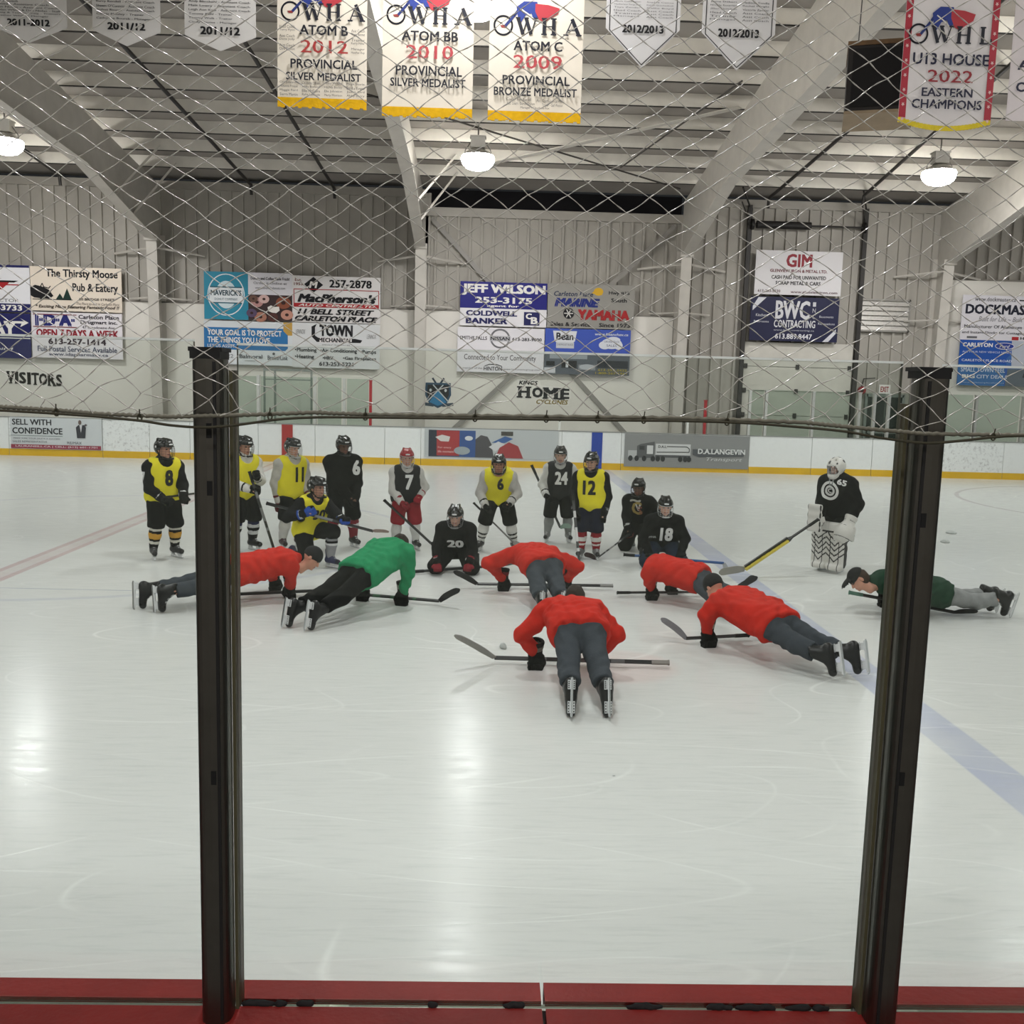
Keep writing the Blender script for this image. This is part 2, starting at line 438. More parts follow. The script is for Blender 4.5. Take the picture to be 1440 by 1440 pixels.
# rigid frames: tapered column + haunched rafter, one every bay
frame_m = paint('#c2beb5')
FX = [-24.8, -17.2, -9.6, -1.98, 5.67, 13.33, 21.0]
def building_frame(x, label):
    r = thing('steel_frame', (x, YW - .4, 0), label, 'building frame', 'white steel frames of the arena')
    fl = .15
    c = MB()
    yo = YW - .1
    c.prism([(yo, 0), (29.38, 0), (29.05, 6.12), (yo, 6.12)], 0, x - .012, x + .012)
    c.prism([(29.38, 0), (29.36, 0), (29.03, 6.14), (29.05, 6.14)], 0, x - fl, x + fl)
    c.prism([(yo, 0), (yo - .02, 0), (yo - .02, 6.3), (yo, 6.3)], 0, x - fl, x + fl)
    c.build('column', frame_m, r)
    b = MB(); low = [(29.05, 6.12), (26.6, 6.66), (24.2, 7.2), (16.6, 7.75), (RIDGE, 7.95)]
    top = [(RIDGE, roof_z(RIDGE) - .02), (yo, roof_z(yo) - .02), (yo, 6.12)]
    b.prism(low + top, 0, x - .012, x + .012)
    for (ya, za), (yb, zb) in zip(low, low[1:]):
        b.prism([(ya, za), (yb, zb), (yb, zb - .022), (ya, za - .022)], 0, x - fl, x + fl)
    b.prism([(29.12, 6.06), (28.96, 6.06), (28.96, 6.2), (29.12, 6.2)], 0, x - .19, x + .19)
    n = MB(); low2 = [(2 * RIDGE - y, z) for y, z in low[::-1] if 2 * RIDGE - y > -1.5]
    for (ya, za), (yb, zb) in zip(low2, low2[1:]):
        b.prism([(ya, za), (yb, zb), (yb, zb - .022), (ya, za - .022)], 0, x - fl, x + fl)
        b.prism([(ya, za), (yb, zb), (yb, roof_z(yb) - .02), (ya, roof_z(ya) - .02)], 0, x - .012, x + .012)
    b.build('rafter', frame_m, r)
    g = MB(); g.tube([(x - 1.3, YW - .12, 5.75), (x, 29.3, 5.9), (x + 1.3, YW - .12, 5.75)], .035, 6); g.build('wall_strut', frame_m, r)
    g = MB(); g.tube([(x - .9, YW - .12, 4.47), (x, 29.4, 4.5), (x + .9, YW - .12, 4.47)], .03, 6); g.build('wall_strut', frame_m, r)
    for yy in (28.0, 26.7):
        d = MB(); d.beam((x + .02, yy - .4, 6.55 + (28.0 - yy) * .22), (x + 1.05, yy, roof_z(yy) + .02), .07, .05); d.build('flange_brace', frame_m, r)
    return r
names = ['steel frame beyond the left edge', 'steel frame just outside the left edge', 'white steel frame rising beside the left visitor signs', 'white steel frame between the two middle sign groups',
         'white steel frame between the centre signs and the overhead door', 'white steel frame rising behind the right glass post', 'steel frame beyond the right edge']
for x, n in list(zip(FX, names))[1:6]: building_frame(x, n)

# X brace of the centre bay
br = paint('#8f8c86')
mb = MB(); mb.beam((-1.7, YW - .17, 7.0), (4.6, YW - .17, .5), .13, .05, None, (0, 1, 0)); tag(mb.build('wall_brace', br), 'grey diagonal brace running from top left to bottom right behind the centre signs', 'brace')
mb = MB(); mb.beam((5.4, YW - .23, 7.0), (-1.4, YW - .23, .5), .13, .05, None, (0, 1, 0)); tag(mb.build('wall_brace', br), 'grey diagonal brace running from top right to bottom left behind the centre signs', 'brace')
mb = MB(); mb.beam((-.3, 27.2, roof_z(27.2) - .06), (5.5, 22.9, roof_z(22.9) - .06), .20, .02); tag(mb.build('roof_brace', frame_m), 'pale flat strap crossing under the roof of the centre bay', 'brace')
mb = MB(); mb.tube([(-3.4, 22.5, roof_z(22.5) - .05), (5.3, 28.6, roof_z(28.6) - .03)], .022, 6); tag(mb.build('roof_rod', mat('#4a4743', .6)), 'dark bracing rod crossing under the roof behind the centre lamp', 'rod')
mb = MB(); mb.tube([(5.2, 21.6, roof_z(21.6) - .05), (3.4, 27, roof_z(27) - .05)], .02, 6); tag(mb.build('roof_rod', mat('#4a4743', .6)), 'thin dark rod under the roof left of the third frame', 'rod')
# dark pipes running up the roof slope
dark = mat('#33312f', .5, 0, .4)
for (xa, ya), (xb, yb), lab in (((-7.75, 15.5), (-6.84, 29.3), 'dark pipe under the roof ending above the blue donut sign'), ((-5.15, 15.5), (-4.49, 29.4), 'dark pipe under the roof left of the second frame'),
                                ((9.0, 15.5), (7.94, 29.0), 'dark pipe under the roof ending above the overhead door'), ((10.1, 15.5), (10.49, 28.5), 'dark pipe under the roof passing left of the right lamp'),
                                ((-12.6, 15.5), (-12.1, 29.0), 'dark pipe under the roof passing the left lamp')):
    mb = MB(); mb.tube([(xa, ya, roof_z(ya) - .08), (xb, yb, roof_z(yb) - .08)], .045, 8)
    mb.tube([(xb, yb, roof_z(yb) - .08), (xb, yb + .05, roof_z(yb) - .35)], .045, 8)
    tag(mb.build('roof_pipe', dark), lab, 'pipe', 'dark pipes under the roof')

# ------------------------------------------------------------------ lamps
LAMP_ON = mat('#fbfbff', .5, 0, .5, emit=LAMP_POWER)
LAMP_SIDE = mat('#fffbf4', .5, 0, .5, emit=LAMP_POWER * .25)
lamp_body = paint('#b9b7b0')
def ceiling_lamp(x, y, z, label):
    r = thing('high_bay_lamp', (x, y, z), label, 'lamp', 'high bay lamps over the ice')
    a = MB(); a.box((x - .17, y - .14, z + .26), (x + .17, y + .14, z + .52)); a.box((x - .19, y - .16, z + .50), (x + .19, y + .16, z + .53))
    a.build('ballast_box', lamp_body, r)
    a = MB(); a.lathe((x, y, z), [(.05, .27), (.12, .25), (.24, .19), (.37, .10), (.385, .08), (.36, .095), (.24, .17), (.11, .22), (.02, .24)], 28)
    a.build('reflector', metal('#d8d6d0', .3), r, True)
    a = MB(); a.lathe((x, y, z), [(.0, -.25), (.14, -.24), (.27, -.20)], 24, LAMP_ON); a.lathe((x, y, z), [(.27, -.20), (.36, -.12), (.40, -.03), (.40, .05), (.37, .088)], 24, LAMP_SIDE)
    a.build('glowing_lens', None, r, True)
    a = MB(); a.tube([(x, y, z + .52), (x, y, roof_z(y) + .295)], .018, 6)
    for s in (-1, 1): a.tube([(x + s * .17, y, z + .4), (x + s * .3, y, z + .22), (x + s * .33, y, z + .06)], .012, 6)
    a.build('hanger', metal('#8c8a86'), r)
for yi, (y, z, row) in enumerate(((24.6, 7.62, 'row by the far wall'), (17.8, 8.72, 'second row'), (11.0, 8.8, 'third row'), (4.2, 8.0, 'row over the near boards'), (-2.4, 6.9, 'fill row added over the stands'))):  # the stands row is unseen, added to light the net and posts
    for xi, x in enumerate((-22.8, -11.5, -.34, 10.85, 22.2)):
        side = ('added far left fill', 'left', 'centre', 'right', 'added far right fill')[xi]
        if xi in (0, 4) and y < 15: continue  # outermost lamps are unseen, added as fill light for the far ice
        lab = 'glowing high bay lamp, %s one of the %s' % (side, row)
        ceiling_lamp(x, y, z, lab)

# ------------------------------------------------------------------ far boards
white_b = mat('#d3d6d6', .4, 0, .4, .04, 1.5)
def dirty(hx, amt):
    key = ('dirty', hx, amt)
    if key in _M: return _M[key]
    m = mat(hx, .45, 0, .4).copy(); m.name = 'scuffed_board'; nt = m.node_tree; b = nt.nodes['Principled BSDF']
    g = nt.nodes.new('ShaderNodeNewGeometry'); n = nt.nodes.new('ShaderNodeTexNoise'); n.inputs['Scale'].default_value = 14; n.inputs['Detail'].default_value = 7; n.inputs['Roughness'].default_value = .75
    r = nt.nodes.new('ShaderNodeMapRange'); r.inputs['From Min'].default_value = .52; r.inputs['From Max'].default_value = .66; r.inputs['To Max'].default_value = amt
    mx = nt.nodes.new('ShaderNodeMix'); mx.data_type = 'RGBA'; mx.inputs[6].default_value = lin(hx); mx.inputs[7].default_value = lin('#55555a')
    nt.links.new(g.outputs['Position'], n.inputs['Vector']); nt.links.new(n.outputs['Fac'], r.inputs['Value']); nt.links.new(r.outputs[0], mx.inputs[0]); nt.links.new(mx.outputs[2], b.inputs['Base Color'])
    _M[key] = m; return m
yel = mat('#d9ad1c', .4, 0, .4, .06, 3)
pxs = [-180, -60, 12, 144, 210, 267, 363, 443, 541, 592, 790, 874, 1054, 1142, 1227, 1318, 1412, 1560, 1700]
bx_ = [-30] + [W(p, 600 + p * .024, YB).x for p in pxs] + [30]
for i in range(len(bx_) - 1):
    x0, x1 = bx_[i] + .006, bx_[i + 1] - .006; p0 = pxs[i - 1] if i else -999
    r = thing('rink_board', ((x0 + x1) / 2, YB + .05, 0), 'white rink board with yellow kick strip under the far glass', 'rink board', 'white far rink boards')
    a = MB(); a.box((x0, YB, .0), (x1, YB + .1, 1.035)); a.build('board_panel', dirty('#eaecec', .5 if p0 in (144, 1318, 12) else .10), r)
    a = MB(); a.box((x0, YB - .012, .0), (x1, YB, .185)); a.build('kick_strip', yel, r)
    a = MB(); a.box((x0, YB - .012, 1.035), (x1, YB + .13, 1.06)); a.build('cap_strip', paint('#8f908e'), r)
    if p0 == 363:
        xr = W(404, 620, YB).x; a = MB(); a.box((xr - .15, YB - .014, 0), (xr + .15, YB - .002, 1.03)); a.build('red_line_stripe', paint('#a8312f'), r)
        r['label'] = 'white rink board with a red upright stripe'; del r['group']
    elif p0 == 790:
        xr = W(839, 635, YB).x; a = MB(); a.box((xr - .15, YB - .014, 0), (xr + .15, YB - .002, 1.03)); a.build('blue_line_stripe', paint('#1c3f9f'), r)
        r['label'] = 'white rink board with a blue upright stripe'; del r['group']
    elif p0 == 144: r['label'] = 'scuffed white rink board right of the confidence advert'; del r['group']
    elif p0 == 1318: r['label'] = 'speckled grey scuffed rink board right of the right glass post'; del r['group']
    elif p0 in (12, 592, 874): r['label'] = {12: 'white rink board carrying the confidence advert', 592: 'white rink board carrying the red and blue photo advert', 874: 'rink board carrying the grey truck advert'}[p0]; del r['group']

# ------------------------------------------------------------------ far glass
def glass_mat(hx, gl=.06, rough=.02):
    key = ('glass', hx, gl)
    if key in _M: return _M[key]
    m = bpy.data.materials.new('clear_pane'); m.use_nodes = True; nt = m.node_tree; nt.nodes.remove(nt.nodes['Principled BSDF'])
    t = nt.nodes.new('ShaderNodeBsdfTransparent'); t.inputs[0].default_value = lin(hx)
    g = nt.nodes.new('ShaderNodeBsdfGlossy'); g.inputs['Roughness'].default_value = rough; g.inputs[0].default_value = (.9, 1, .95, 1)
    f = nt.nodes.new('ShaderNodeFresnel'); f.inputs[0].default_value = 1.45
    s = nt.nodes.new('ShaderNodeMath'); s.operation = 'MULTIPLY'; s.inputs[1].default_value = gl / .04
    x = nt.nodes.new('ShaderNodeMixShader')
    nt.links.new(f.outputs[0], s.inputs[0]); nt.links.new(s.outputs[0], x.inputs[0]); nt.links.new(t.outputs[0], x.inputs[1]); nt.links.new(g.outputs[0], x.inputs[2])
    nt.links.new(x.outputs[0], nt.nodes['Material Output'].inputs[0])
    _M[key] = m; return m
far_g = glass_mat('#e9f0ec', .05)
YG = YB + .07
alu = metal('#d9dad8', .4)
def far_pane(pa, pb, ptop, label):
    x0, x1 = W(pa, 580, YG).x, W(pb, 580, YG).x; zt = W((pa + pb) / 2, ptop, YG).z
    m = MB(); m.box((x0, YG - .006, 1.06), (x1, YG + .006, zt)); tag(m.build('rink_glass', far_g), label, 'glass pane', 'panes of the far glass')
def far_post(px, ptop, hx, label, w=.07):
    x = W(px, 590, YG).x; zt = W(px, ptop, YG).z
    m = MB(); m.box((x - w / 2, YG - .05, 1.06), (x + w / 2, YG + .05, zt)); m.box((x - w / 2 - .01, YG - .06, zt - .02), (x + w / 2 + .01, YG + .06, zt + .01))
    tag(m.build('glass_post', alu if hx is None else paint(hx)), label, 'post')
for a, b, t, l in ((292, 361, 528, 'far glass pane right of the left near post'), (367, 440, 530, 'far glass pane of the bench gate'), (447, 480, 531, 'far glass pane right of the bench gate'), (488, 518, 533, 'far glass pane left of the red post'),
                   (1056, 1073, 548, 'narrow far glass pane left of the overhead door'), (1079, 1139, 549, 'far glass pane in front of the overhead door'), (1145, 1204, 551, 'far glass pane right of the overhead door'),
                   (1210, 1225, 552, 'narrow far glass pane left of the exit door'), (1231, 1244, 553, 'narrow far glass pane before the exit door'), (1252, 1367, 554, 'far glass pane behind the right near post'),
                   (1375, 1433, 556, 'far glass pane under the blue car sign'), (1441, 1520, 558, 'far glass pane at the right edge')):
    far_pane(a, b, t, l)
for px, t, hx, l in ((364, 528, None, 'thin silver post right of the left near post'), (443, 530, None, 'thin silver post of the bench gate'), (484, 533, None, 'thin silver post left of the red post under the town sign'),
                     (521, 535, '#a21d27', 'red post below the town sign'), (991, 563, '#a21d27', 'red post left of the overhead door'), (1053, 549, None, 'silver post at the left of the overhead door'), (1076, 549, None, 'silver post second from the left at the overhead door'),
                     (1142, 551, None, 'silver post at the right of the overhead door'), (1207, 552, None, 'silver post left of the exit door'), (1228, 553, None, 'silver post in front of the exit door'), (1248, 554, None, 'silver post at the right of the exit door'),
                     (1371, 556, None, 'silver post under the blue car sign'), (1437, 558, None, 'silver post at the right edge')):
    far_post(px, t, hx, l)
for px, l in ((787, 'short white peg on the far boards left of the blue stripe'), (967, 'short white peg on the far boards above the truck advert')):
    x = W(px, 595, YG).x; m = MB(); zt = W(px, 590, YG).z; m.tube([(x, YG, 1.055), (x, YG, zt - .06)], .035, 10, paint('#e8e8e4')); m.tube([(x, YG, zt - .06), (x, YG, zt + .04)], .016, 8, mat('#222222'))
    tag(m.build('latch_peg'), l, 'peg')
# frame of the bench gate behind the glass
gx0, gx1 = W(372, 560, YG + .9).x, W(438, 560, YG + .9).x
m = MB()
for a, b in (((gx0, .1), (gx0, 2.55)), ((gx1, .1), (gx1, 2.55))): m.beam((a[0], YG + .9, a[1]), (b[0], YG + .9, b[1]), .05, .05)
m.beam((gx0, YG + .9, 2.52), (gx1, YG + .9, 2.52), .06, .06); m.beam((gx0, YG + .9, 2.25), (gx1, YG + .9, 2.25), .03, .03); m.beam((gx0 + .3, YG + .9, .1), (gx0 + .3, YG + .9, 2.5), .12, .04)
tag(m.build('bench_doorway', paint('#8e938f')), 'grey door frame behind the far glass under the goal sign', 'door frame')

# ------------------------------------------------------------------ overhead door, exit door, louver
dx0, dx1 = W(1040, 560, YW).x, W(1192, 560, YW).x; dzt = W(1120, 482, YW).z
r = bpy.data.objects.new('door_1', None); COL.objects.link(r); r.location = ((dx0 + dx1) / 2, YW - .1, 0); struct(r)
m = MB(); nsec = 5
for i in range(nsec):
    z0 = .12 + (dzt - .12) * i / nsec; z1 = .12 + (dzt - .12) * (i + 1) / nsec - .015
    m.box((dx0, YW - .16, z0), (dx1, YW - .10, z1))
    for q in (.25, .75): m.box((dx0 + .05, YW - .166, z0 + (z1 - z0) * q - .01), (dx1 - .05, YW - .16, z0 + (z1 - z0) * q + .01))
m.build('door_leaf', paint('#cfccc2'), r)
for i in range(1, nsec):
    z = .12 + (dzt - .12) * i / nsec
    for x in (dx0 + .08, (dx0 + dx1) / 2, dx1 - .08): m = MB(); m.box((x - .05, YW - .2, z - .07), (x + .05, YW - .16, z + .07)); m.build('hinge', dark, r)
tr0, tr1 = W(1047, 450, YW - .2).x, W(1203, 450, YW - .2).x; ztop = W(1130, 318, YW - .2).z
for x in (dx0 - .05, dx1 + .1): m = MB(); m.box((x - .06, YW - .24, .12), (x + .06, YW - .12, ztop + .55)); m.beam((x, YW - .18, ztop + .5), (x - .5, YW - 1.2, ztop + .85), .04, .04); m.beam((x, YW - .18, ztop + .1), (x - .5, YW - 1.2, ztop + .45), .03, .03); m.build('door_track', dark, r)
m = MB(); m.tube([(dx0 - .1, YW - .25, ztop), (dx1 + .15, YW - .25, ztop)], .03, 8); m.build('shaft', dark, r)
m = MB(); m.tube([(dx0 + .15, YW - .25, ztop), (dx0 + 1.75, YW - .25, ztop)], .11, 14)
for x in (dx0 + .02, dx1 + .05): m.tube([(x - .04, YW - .25, ztop), (x + .04, YW - .25, ztop)], .16, 14)
m.build('torsion_spring', mat('#1d1b1a', .5), r)
ex0, ex1, ez = W(1214, 590, YW).x, W(1266, 590, YW).x, W(1240, 557, YW).z
r = bpy.data.objects.new('door_2', None); COL.objects.link(r); r.location = ((ex0 + ex1) / 2, YW - .06, 0); struct(r)
m = MB(); m.box((ex0, YW - .10, .12), (ex1, YW - .06, ez)); m.build('door_leaf', mat('#2b3230', .4), r)
m = MB()
for a, b in (((ex0 - .04, .12), (ex0 + .04, ez + .05)), ((ex1 - .04, .12), (ex1 + .04, ez + .05)), ((ex0, ez - .03), (ex1, ez + .06))): m.box((a[0], YW - .14, a[1]), (b[0], YW - .05, b[1]))
m.box((ex0 + .1, YW - .13, 1.1), (ex1 - .1, YW - .1, 1.16)); m.build('door_frame', paint('#8c8f8b'), r)
lx0, lx1, lz1, lz0 = W(1204, 445, YW).x, W(1277, 445, YW).x, W(1240, 421, YW).z, W(1240, 467, YW).z
r = thing('wall_louver', ((lx0 + lx1) / 2, YW - .1, lz0), 'silver slatted louver on the wall right of the overhead door', 'louver')
m = MB(); t = .05
m.box((lx0, YW - .14, lz0), (lx0 + t, YW - .02, lz1)); m.box((lx1 - t, YW - .14, lz0), (lx1, YW - .02, lz1)); m.box((lx0, YW - .14, lz0), (lx1, YW - .02, lz0 + t)); m.box((lx0, YW - .14, lz1 - t), (lx1, YW - .02, lz1)); m.box((lx0, YW - .04, lz0), (lx1, YW - .025, lz1))
m.build('louver_frame', metal('#a8a6a0', .5), r)
m = MB(); ns = 6
for i in range(ns):
    z = lz0 + t + (lz1 - lz0 - 2 * t) * i / ns; dz = (lz1 - lz0 - 2 * t) / ns
    m.add([(lx0 + t, YW - .135, z), (lx1 - t, YW - .135, z), (lx1 - t, YW - .07, z + dz * 1.02), (lx0 + t, YW - .07, z + dz * 1.02), (lx0 + t, YW - .125, z), (lx1 - t, YW - .125, z), (lx1 - t, YW - .06, z + dz * 1.02), (lx0 + t, YW - .06, z + dz * 1.02)],
          [(0, 1, 2, 3), (7, 6, 5, 4), (0, 4, 5, 1), (3, 2, 6, 7), (0, 3, 7, 4), (1, 5, 6, 2)])
m.build('slats', metal('#f0eee8', .5), r)

# ------------------------------------------------------------------ near boards, posts, glass, net
capm = mat('#7c2320', .5, 0, .15, .15, 6, .15, 60)
XJ = .153
for x0, x1, l in ((-6, XJ - .004, 'red cap rail of the near boards left of the joint'), (XJ + .004, 6, 'red cap rail of the near boards right of the joint')):
    r = thing('cap_rail', ((x0 + x1) / 2, 1.96, 1.07), l, 'cap rail')
    m = MB(); m.box((x0, 1.978, 1.02), (x1, 2.045, 1.07)); m.build('front_strip', capm, r)
    m = MB(); m.box((x0, 1.80, 1.02), (x1, 1.955, 1.068)); m.build('rear_strip', capm, r)
m = MB(); m.box((-6, 1.82, 0), (6, 2.03, 1.018)); tag(m.build('near_board', mat('#c9cccc', .5)), 'near rink boards under the red cap rail', 'rink board')
m = MB(); m.box((-6, 1.956, 1.02), (6, 1.977, 1.063)); struct(m.build('trim_90', metal('#9a9a96', .4)))
grime = mat('#161112', .8)
for k, (px, w) in enumerate(((352, .02), (371, .03), (395, .015), (430, .02), (610, .012), (722, .025), (905, .04), (1010, .03), (1060, .05), (1120, .03), (1150, .02))):
    p = G(px, 1411 + (2 if px > 800 else 0), 1.07); m = MB()
    vs, fs = iso(lambda P: ell(P, (p.x, 1.962, 1.07), (w, .008, .008)) + folds(P, .003, k, 4), (p.x - w, 1.95, 1.06), (p.x + w, 1.975, 1.08), .004)
    tag(mesh_obj('caulk_smear', vs, fs, grime, None, None, True, (p.x, 1.962, 1.07)), 'black caulk smear in the groove of the red cap rail', 'smear', 'black caulk smears on the cap rail')

post_m = metal('#63615c', .36)
def near_post(x, label, slot_side):
    r = thing('glass_support_post', (x, 1.93, 1.068), label, 'post'); z0, z1 = 1.068, 2.425
    hw, hd = .031, .036; sec = []
    for k in range(28):           # rounded D shape, fluted on one side
        a = 2 * math.pi * k / 28; c, s = math.cos(a), math.sin(a)
        sec.append((x + hw * math.copysign(abs(c) ** .55, c), 1.93 + hd * math.copysign(abs(s) ** .8, s)))
    m = MB(); m.prism(sec, 2, z0, z1); m.build('post_body', post_m, r, False)
    m = MB(); gx = x + slot_side * -.016; m.box((gx - .003, 1.8925, z0 + .01), (gx + .003, 1.897, z1 - .005)); m.build('groove', mat('#141313', .6), r)
    m = MB(); m.box((x - hw * .98, 1.897, z1), (x + hw * .85, 1.965, z1 + .018)); m.box((x - hw * 1.1, 1.9, z1 + .014), (x + hw * .95, 1.97, z1 + .022)); m.build('end_cap', mat('#0e0e0f', .6), r)
    for s in (-1, 1):
        m = MB(); m.box((x + s * .034 - .0035, 1.945, z0), (x + s * .034 + .0035, 1.985, z1 - (.02 if s > 0 else .05))); m.build('gasket', mat('#4e4a35', .5), r)
    for z in ((2.29, 2.18, 1.6) if slot_side < 0 else (2.15, 1.62)):
        m = MB(); m.box((x - .006 - slot_side * .006, 1.893, z - .014), (x + .004 - slot_side * .006, 1.896, z + .014)); m.build('bolt_slot', mat('#080808', .8), r)
PXL, PXR = -.53, .867
near_post(PXL, 'dark aluminium glass post on the red cap, left one', -1)
near_post(PXR, 'dark aluminium glass post on the red cap, right one', 1)
ng = glass_mat('#f6f9f7', .045)
edge = mat('#e6ece8', .2, 0, .5)  # pale colour paints the light caught along each pane's top edge
for x0, x1, zt, l in ((-2.6, PXL - .042, 2.463, 'near glass pane left of the left post'), (PXL + .042, PXR - .042, 2.458, 'near glass pane between the two posts'), (PXR + .042, 2.8, 2.455, 'near glass pane right of the right post')):
    m = MB(); m.box((x0, 1.9625, 1.064), (x1, 1.974, zt - .0045)); m.box((x0, 1.9625, zt - .0045), (x1, 1.974, zt))
    o = mesh_obj('rink_glass', m.v, m.f, [ng, edge, mat('#4c4936', .5)], None, [0, 1, 0, 2, 0, 2] + [1] * 6, False, ((x0 + x1) / 2, 1.969, 1.062)); tag(o, l, 'glass pane')

# protective net: knotted diamonds hung on the camera side of the glass
YN = 1.862
def net():
    sel = [(-80, 566), (0, 572), (70, 576), (140, 582), (240, 586), (330, 584), (440, 580), (520, 583), (700, 585), (960, 588), (1130, 594), (1210, 602), (1300, 610), (1440, 612), (1540, 616)]
    pts = [W(a, b, YN) for a, b in sel]; sx = [p.x for p in pts]; sz = [p.z for p in pts]
    zb = lambda x: float(np.interp(x, sx, sz))
    r = thing('safety_net', (0, YN, 2.33), 'white knotted protective net hanging above the near glass', 'net')
    du, dz = .0735, .0492; x0, z1 = -1.65, 3.5; nu, nz = int(3.3 / du), int((z1 - 2.25) / (dz / 2))
    def knot(i, j):
        x = x0 + du * (i + (.5 if j % 2 else 0)); z = z1 - dz / 2 * j
        g = .012 * math.sin(2.1 * z + 3 * x) + .01 * math.sin(5.3 * x + z) + .006 * math.sin(9 * z - 4 * x)
        h = .010 * math.sin(2.6 * x + 1.1) + .012 * math.sin(1.7 * z + 2.2 * x) - .012 * x * x
        rr = random.Random(i * 977 + j); low = max(0, 1 - (z - zb(x)) / .12)
        return Vector((x + g + rr.uniform(-1, 1) * .003 * (1 + 4 * low), YN + .004 * math.sin(4 * x + 3 * z), z + h + rr.uniform(-1, 1) * .0025 * (1 + 4 * low)))
    K = {(i, j): knot(i, j) for i in range(nu + 1) for j in range(nz + 1)}
    m = MB(); km = MB()
    def strand(a, b, seed):
        if a.z < zb(a.x) + .004 and b.z < zb(b.x) + .004: return
        if b.z < zb(b.x): t = (a.z - zb(b.x)) / max(a.z - b.z, 1e-4); b = a.lerp(b, max(.05, min(1, t)))
        d = (b - a); L = d.length
        if L < .002: return
        d.normalize(); s = d.cross(Vector((0, 1, 0))).normalized(); n = Vector((0, 1, 0)); vs = []; fs = []; S = 6
        rr = random.Random(seed); ph = rr.uniform(0, 6.28); bend = rr.uniform(-.0022, .0022)
        for k in range(S + 1):
            t = k / S; c = a.lerp(b, t) + s * (bend * math.sin(math.pi * t)); an = ph + t * 4.2
            wv = s * math.cos(an) + n * math.sin(an); tv = n * math.cos(an) - s * math.sin(an)
            for e, g in ((1, 0), (0, 1), (-1, 0), (0, -1)): vs.append(c + wv * (e * .0012) + tv * (g * .0007))
        for k in range(S):
            for q in range(4): fs.append((4 * k + q, 4 * k + (q + 1) % 4, 4 * k + 4 + (q + 1) % 4, 4 * k + 4 + q))
        m.add(vs, fs, 0)
    for (i, j), p in K.items():
        if p.z > zb(p.x) + .005:
            q = .0018; km.add([p + Vector(v) * q for v in ((1.25, 0, 0), (0, 1, 0), (-1.25, 0, 0), (0, -1, 0), (0, 0, 1), (0, 0, -1))], [(0, 1, 4), (1, 2, 4), (2, 3, 4), (3, 0, 4), (1, 0, 5), (2, 1, 5), (3, 2, 5), (0, 3, 5)], 0)
        for di in ((0, 1) if j % 2 else (-1, 0)):
            q = K.get((i + di, j + 1))
            if q: strand(p, q, i * 131 + j * 7 + di)
    nm = mat('#b4b1a9', .22, 0, .8)
    m.build('mesh_cords', nm, r, True); km.build('knots', nm, r, True)
    cordm = mat('#3d3a2c', .7, 0, .3)
    m = MB(); p2 = [W(a, b, YN) for a, b in sel]; dense = []
    for a, b in zip(p2, p2[1:]):
        for k in range(24): dense.append(a.lerp(b, k / 24) + Vector((0, 0, .0012 * math.sin(k * 2.6))))
    m.tube(dense, .0042, 6); m.build('selvage_rope', mat('#6a675a', .8), r, True)
    cord = [(-80, 572), (0, 577), (70, 581), (140, 586), (200, 592), (240, 598), (285, 601), (330, 598), (390, 590), (440, 587), (520, 587), (700, 589), (860, 591), (960, 592), (1050, 595), (1130, 601), (1190, 607), (1240, 616), (1300, 623), (1350, 620), (1395, 615), (1440, 613), (1540, 616)]
    q = [W(a, b, YN - .006) for a, b in cord]; dense = []
    for i in range(len(q) - 1):
        a, b, c, d = q[max(i - 1, 0)], q[i], q[i + 1], q[min(i + 2, len(q) - 1)]
        for k in range(8):
            t = k / 8; dense.append(.5 * ((2 * b) + (c - a) * t + (2 * a - 5 * b + 4 * c - d) * t * t + (3 * b - a - 3 * c + d) * t ** 3))
    m = MB(); m.tube(dense, .0028, 6); m.build('lashing_cord', cordm, r, True)
    for px in (80, 197, 380, 514, 668, 768, 840, 905, 1022, 1396):
        y = np.interp(px, [a for a, b in sel], [b for a, b in sel]); p = W(px, y + 3, YN - .004)
        m = MB(); m.tube([(p.x + .004 * math.cos(a), p.y - .002, p.z + .0065 * math.sin(a)) for a in np.linspace(0, 6.28, 12)[:-1]], .0016, 6, None, True); m.tube([(p.x, p.y - .004, p.z + .005), (p.x + .001, p.y - .006, p.z + .016)], .0012, 5)
        m.build('cable_tie', cordm, r)
net()

# ================================================================== SIGNS ON THE FAR WALL
YS = YW - .30
def sign(label, l, t, r_, b, base, draw, name='wall_sign', cat='sign', y=YS, frame='#6b6b6b', group=None, depth=.03, legs=True):
    mx, my = (l + r_) / 2, (t + b) / 2
    x0, x1, z1, z0 = W(l, my, y).x, W(r_, my, y).x, W(mx, t, y).z, W(mx, b, y).z
    r = thing(name, ((x0 + x1) / 2, y, z0), label, cat, group)
    m = MB(); m.box((x0, y, z0), (x1, y + depth, z1)); m.build('panel', vinyl(base), r)
    f = Face(x0, x1, z1, z0, y); draw(f)
    if f.mb.v: f.build('lettering', r)
    if legs:
        m = MB()
        for u in (.15, .85):
            x = x0 + (x1 - x0) * u; m.box((x - .03, y + depth, z0 + .1), (x + .03, YW - .115, z1 - .1))
        m.build('mounting_rail', paint(frame), r)
    return r
NAVY, BLK, RED, WHT = '#20235c', '#16161a', '#a8242a', '#eceae4'
CREAM = '#e8dccb'

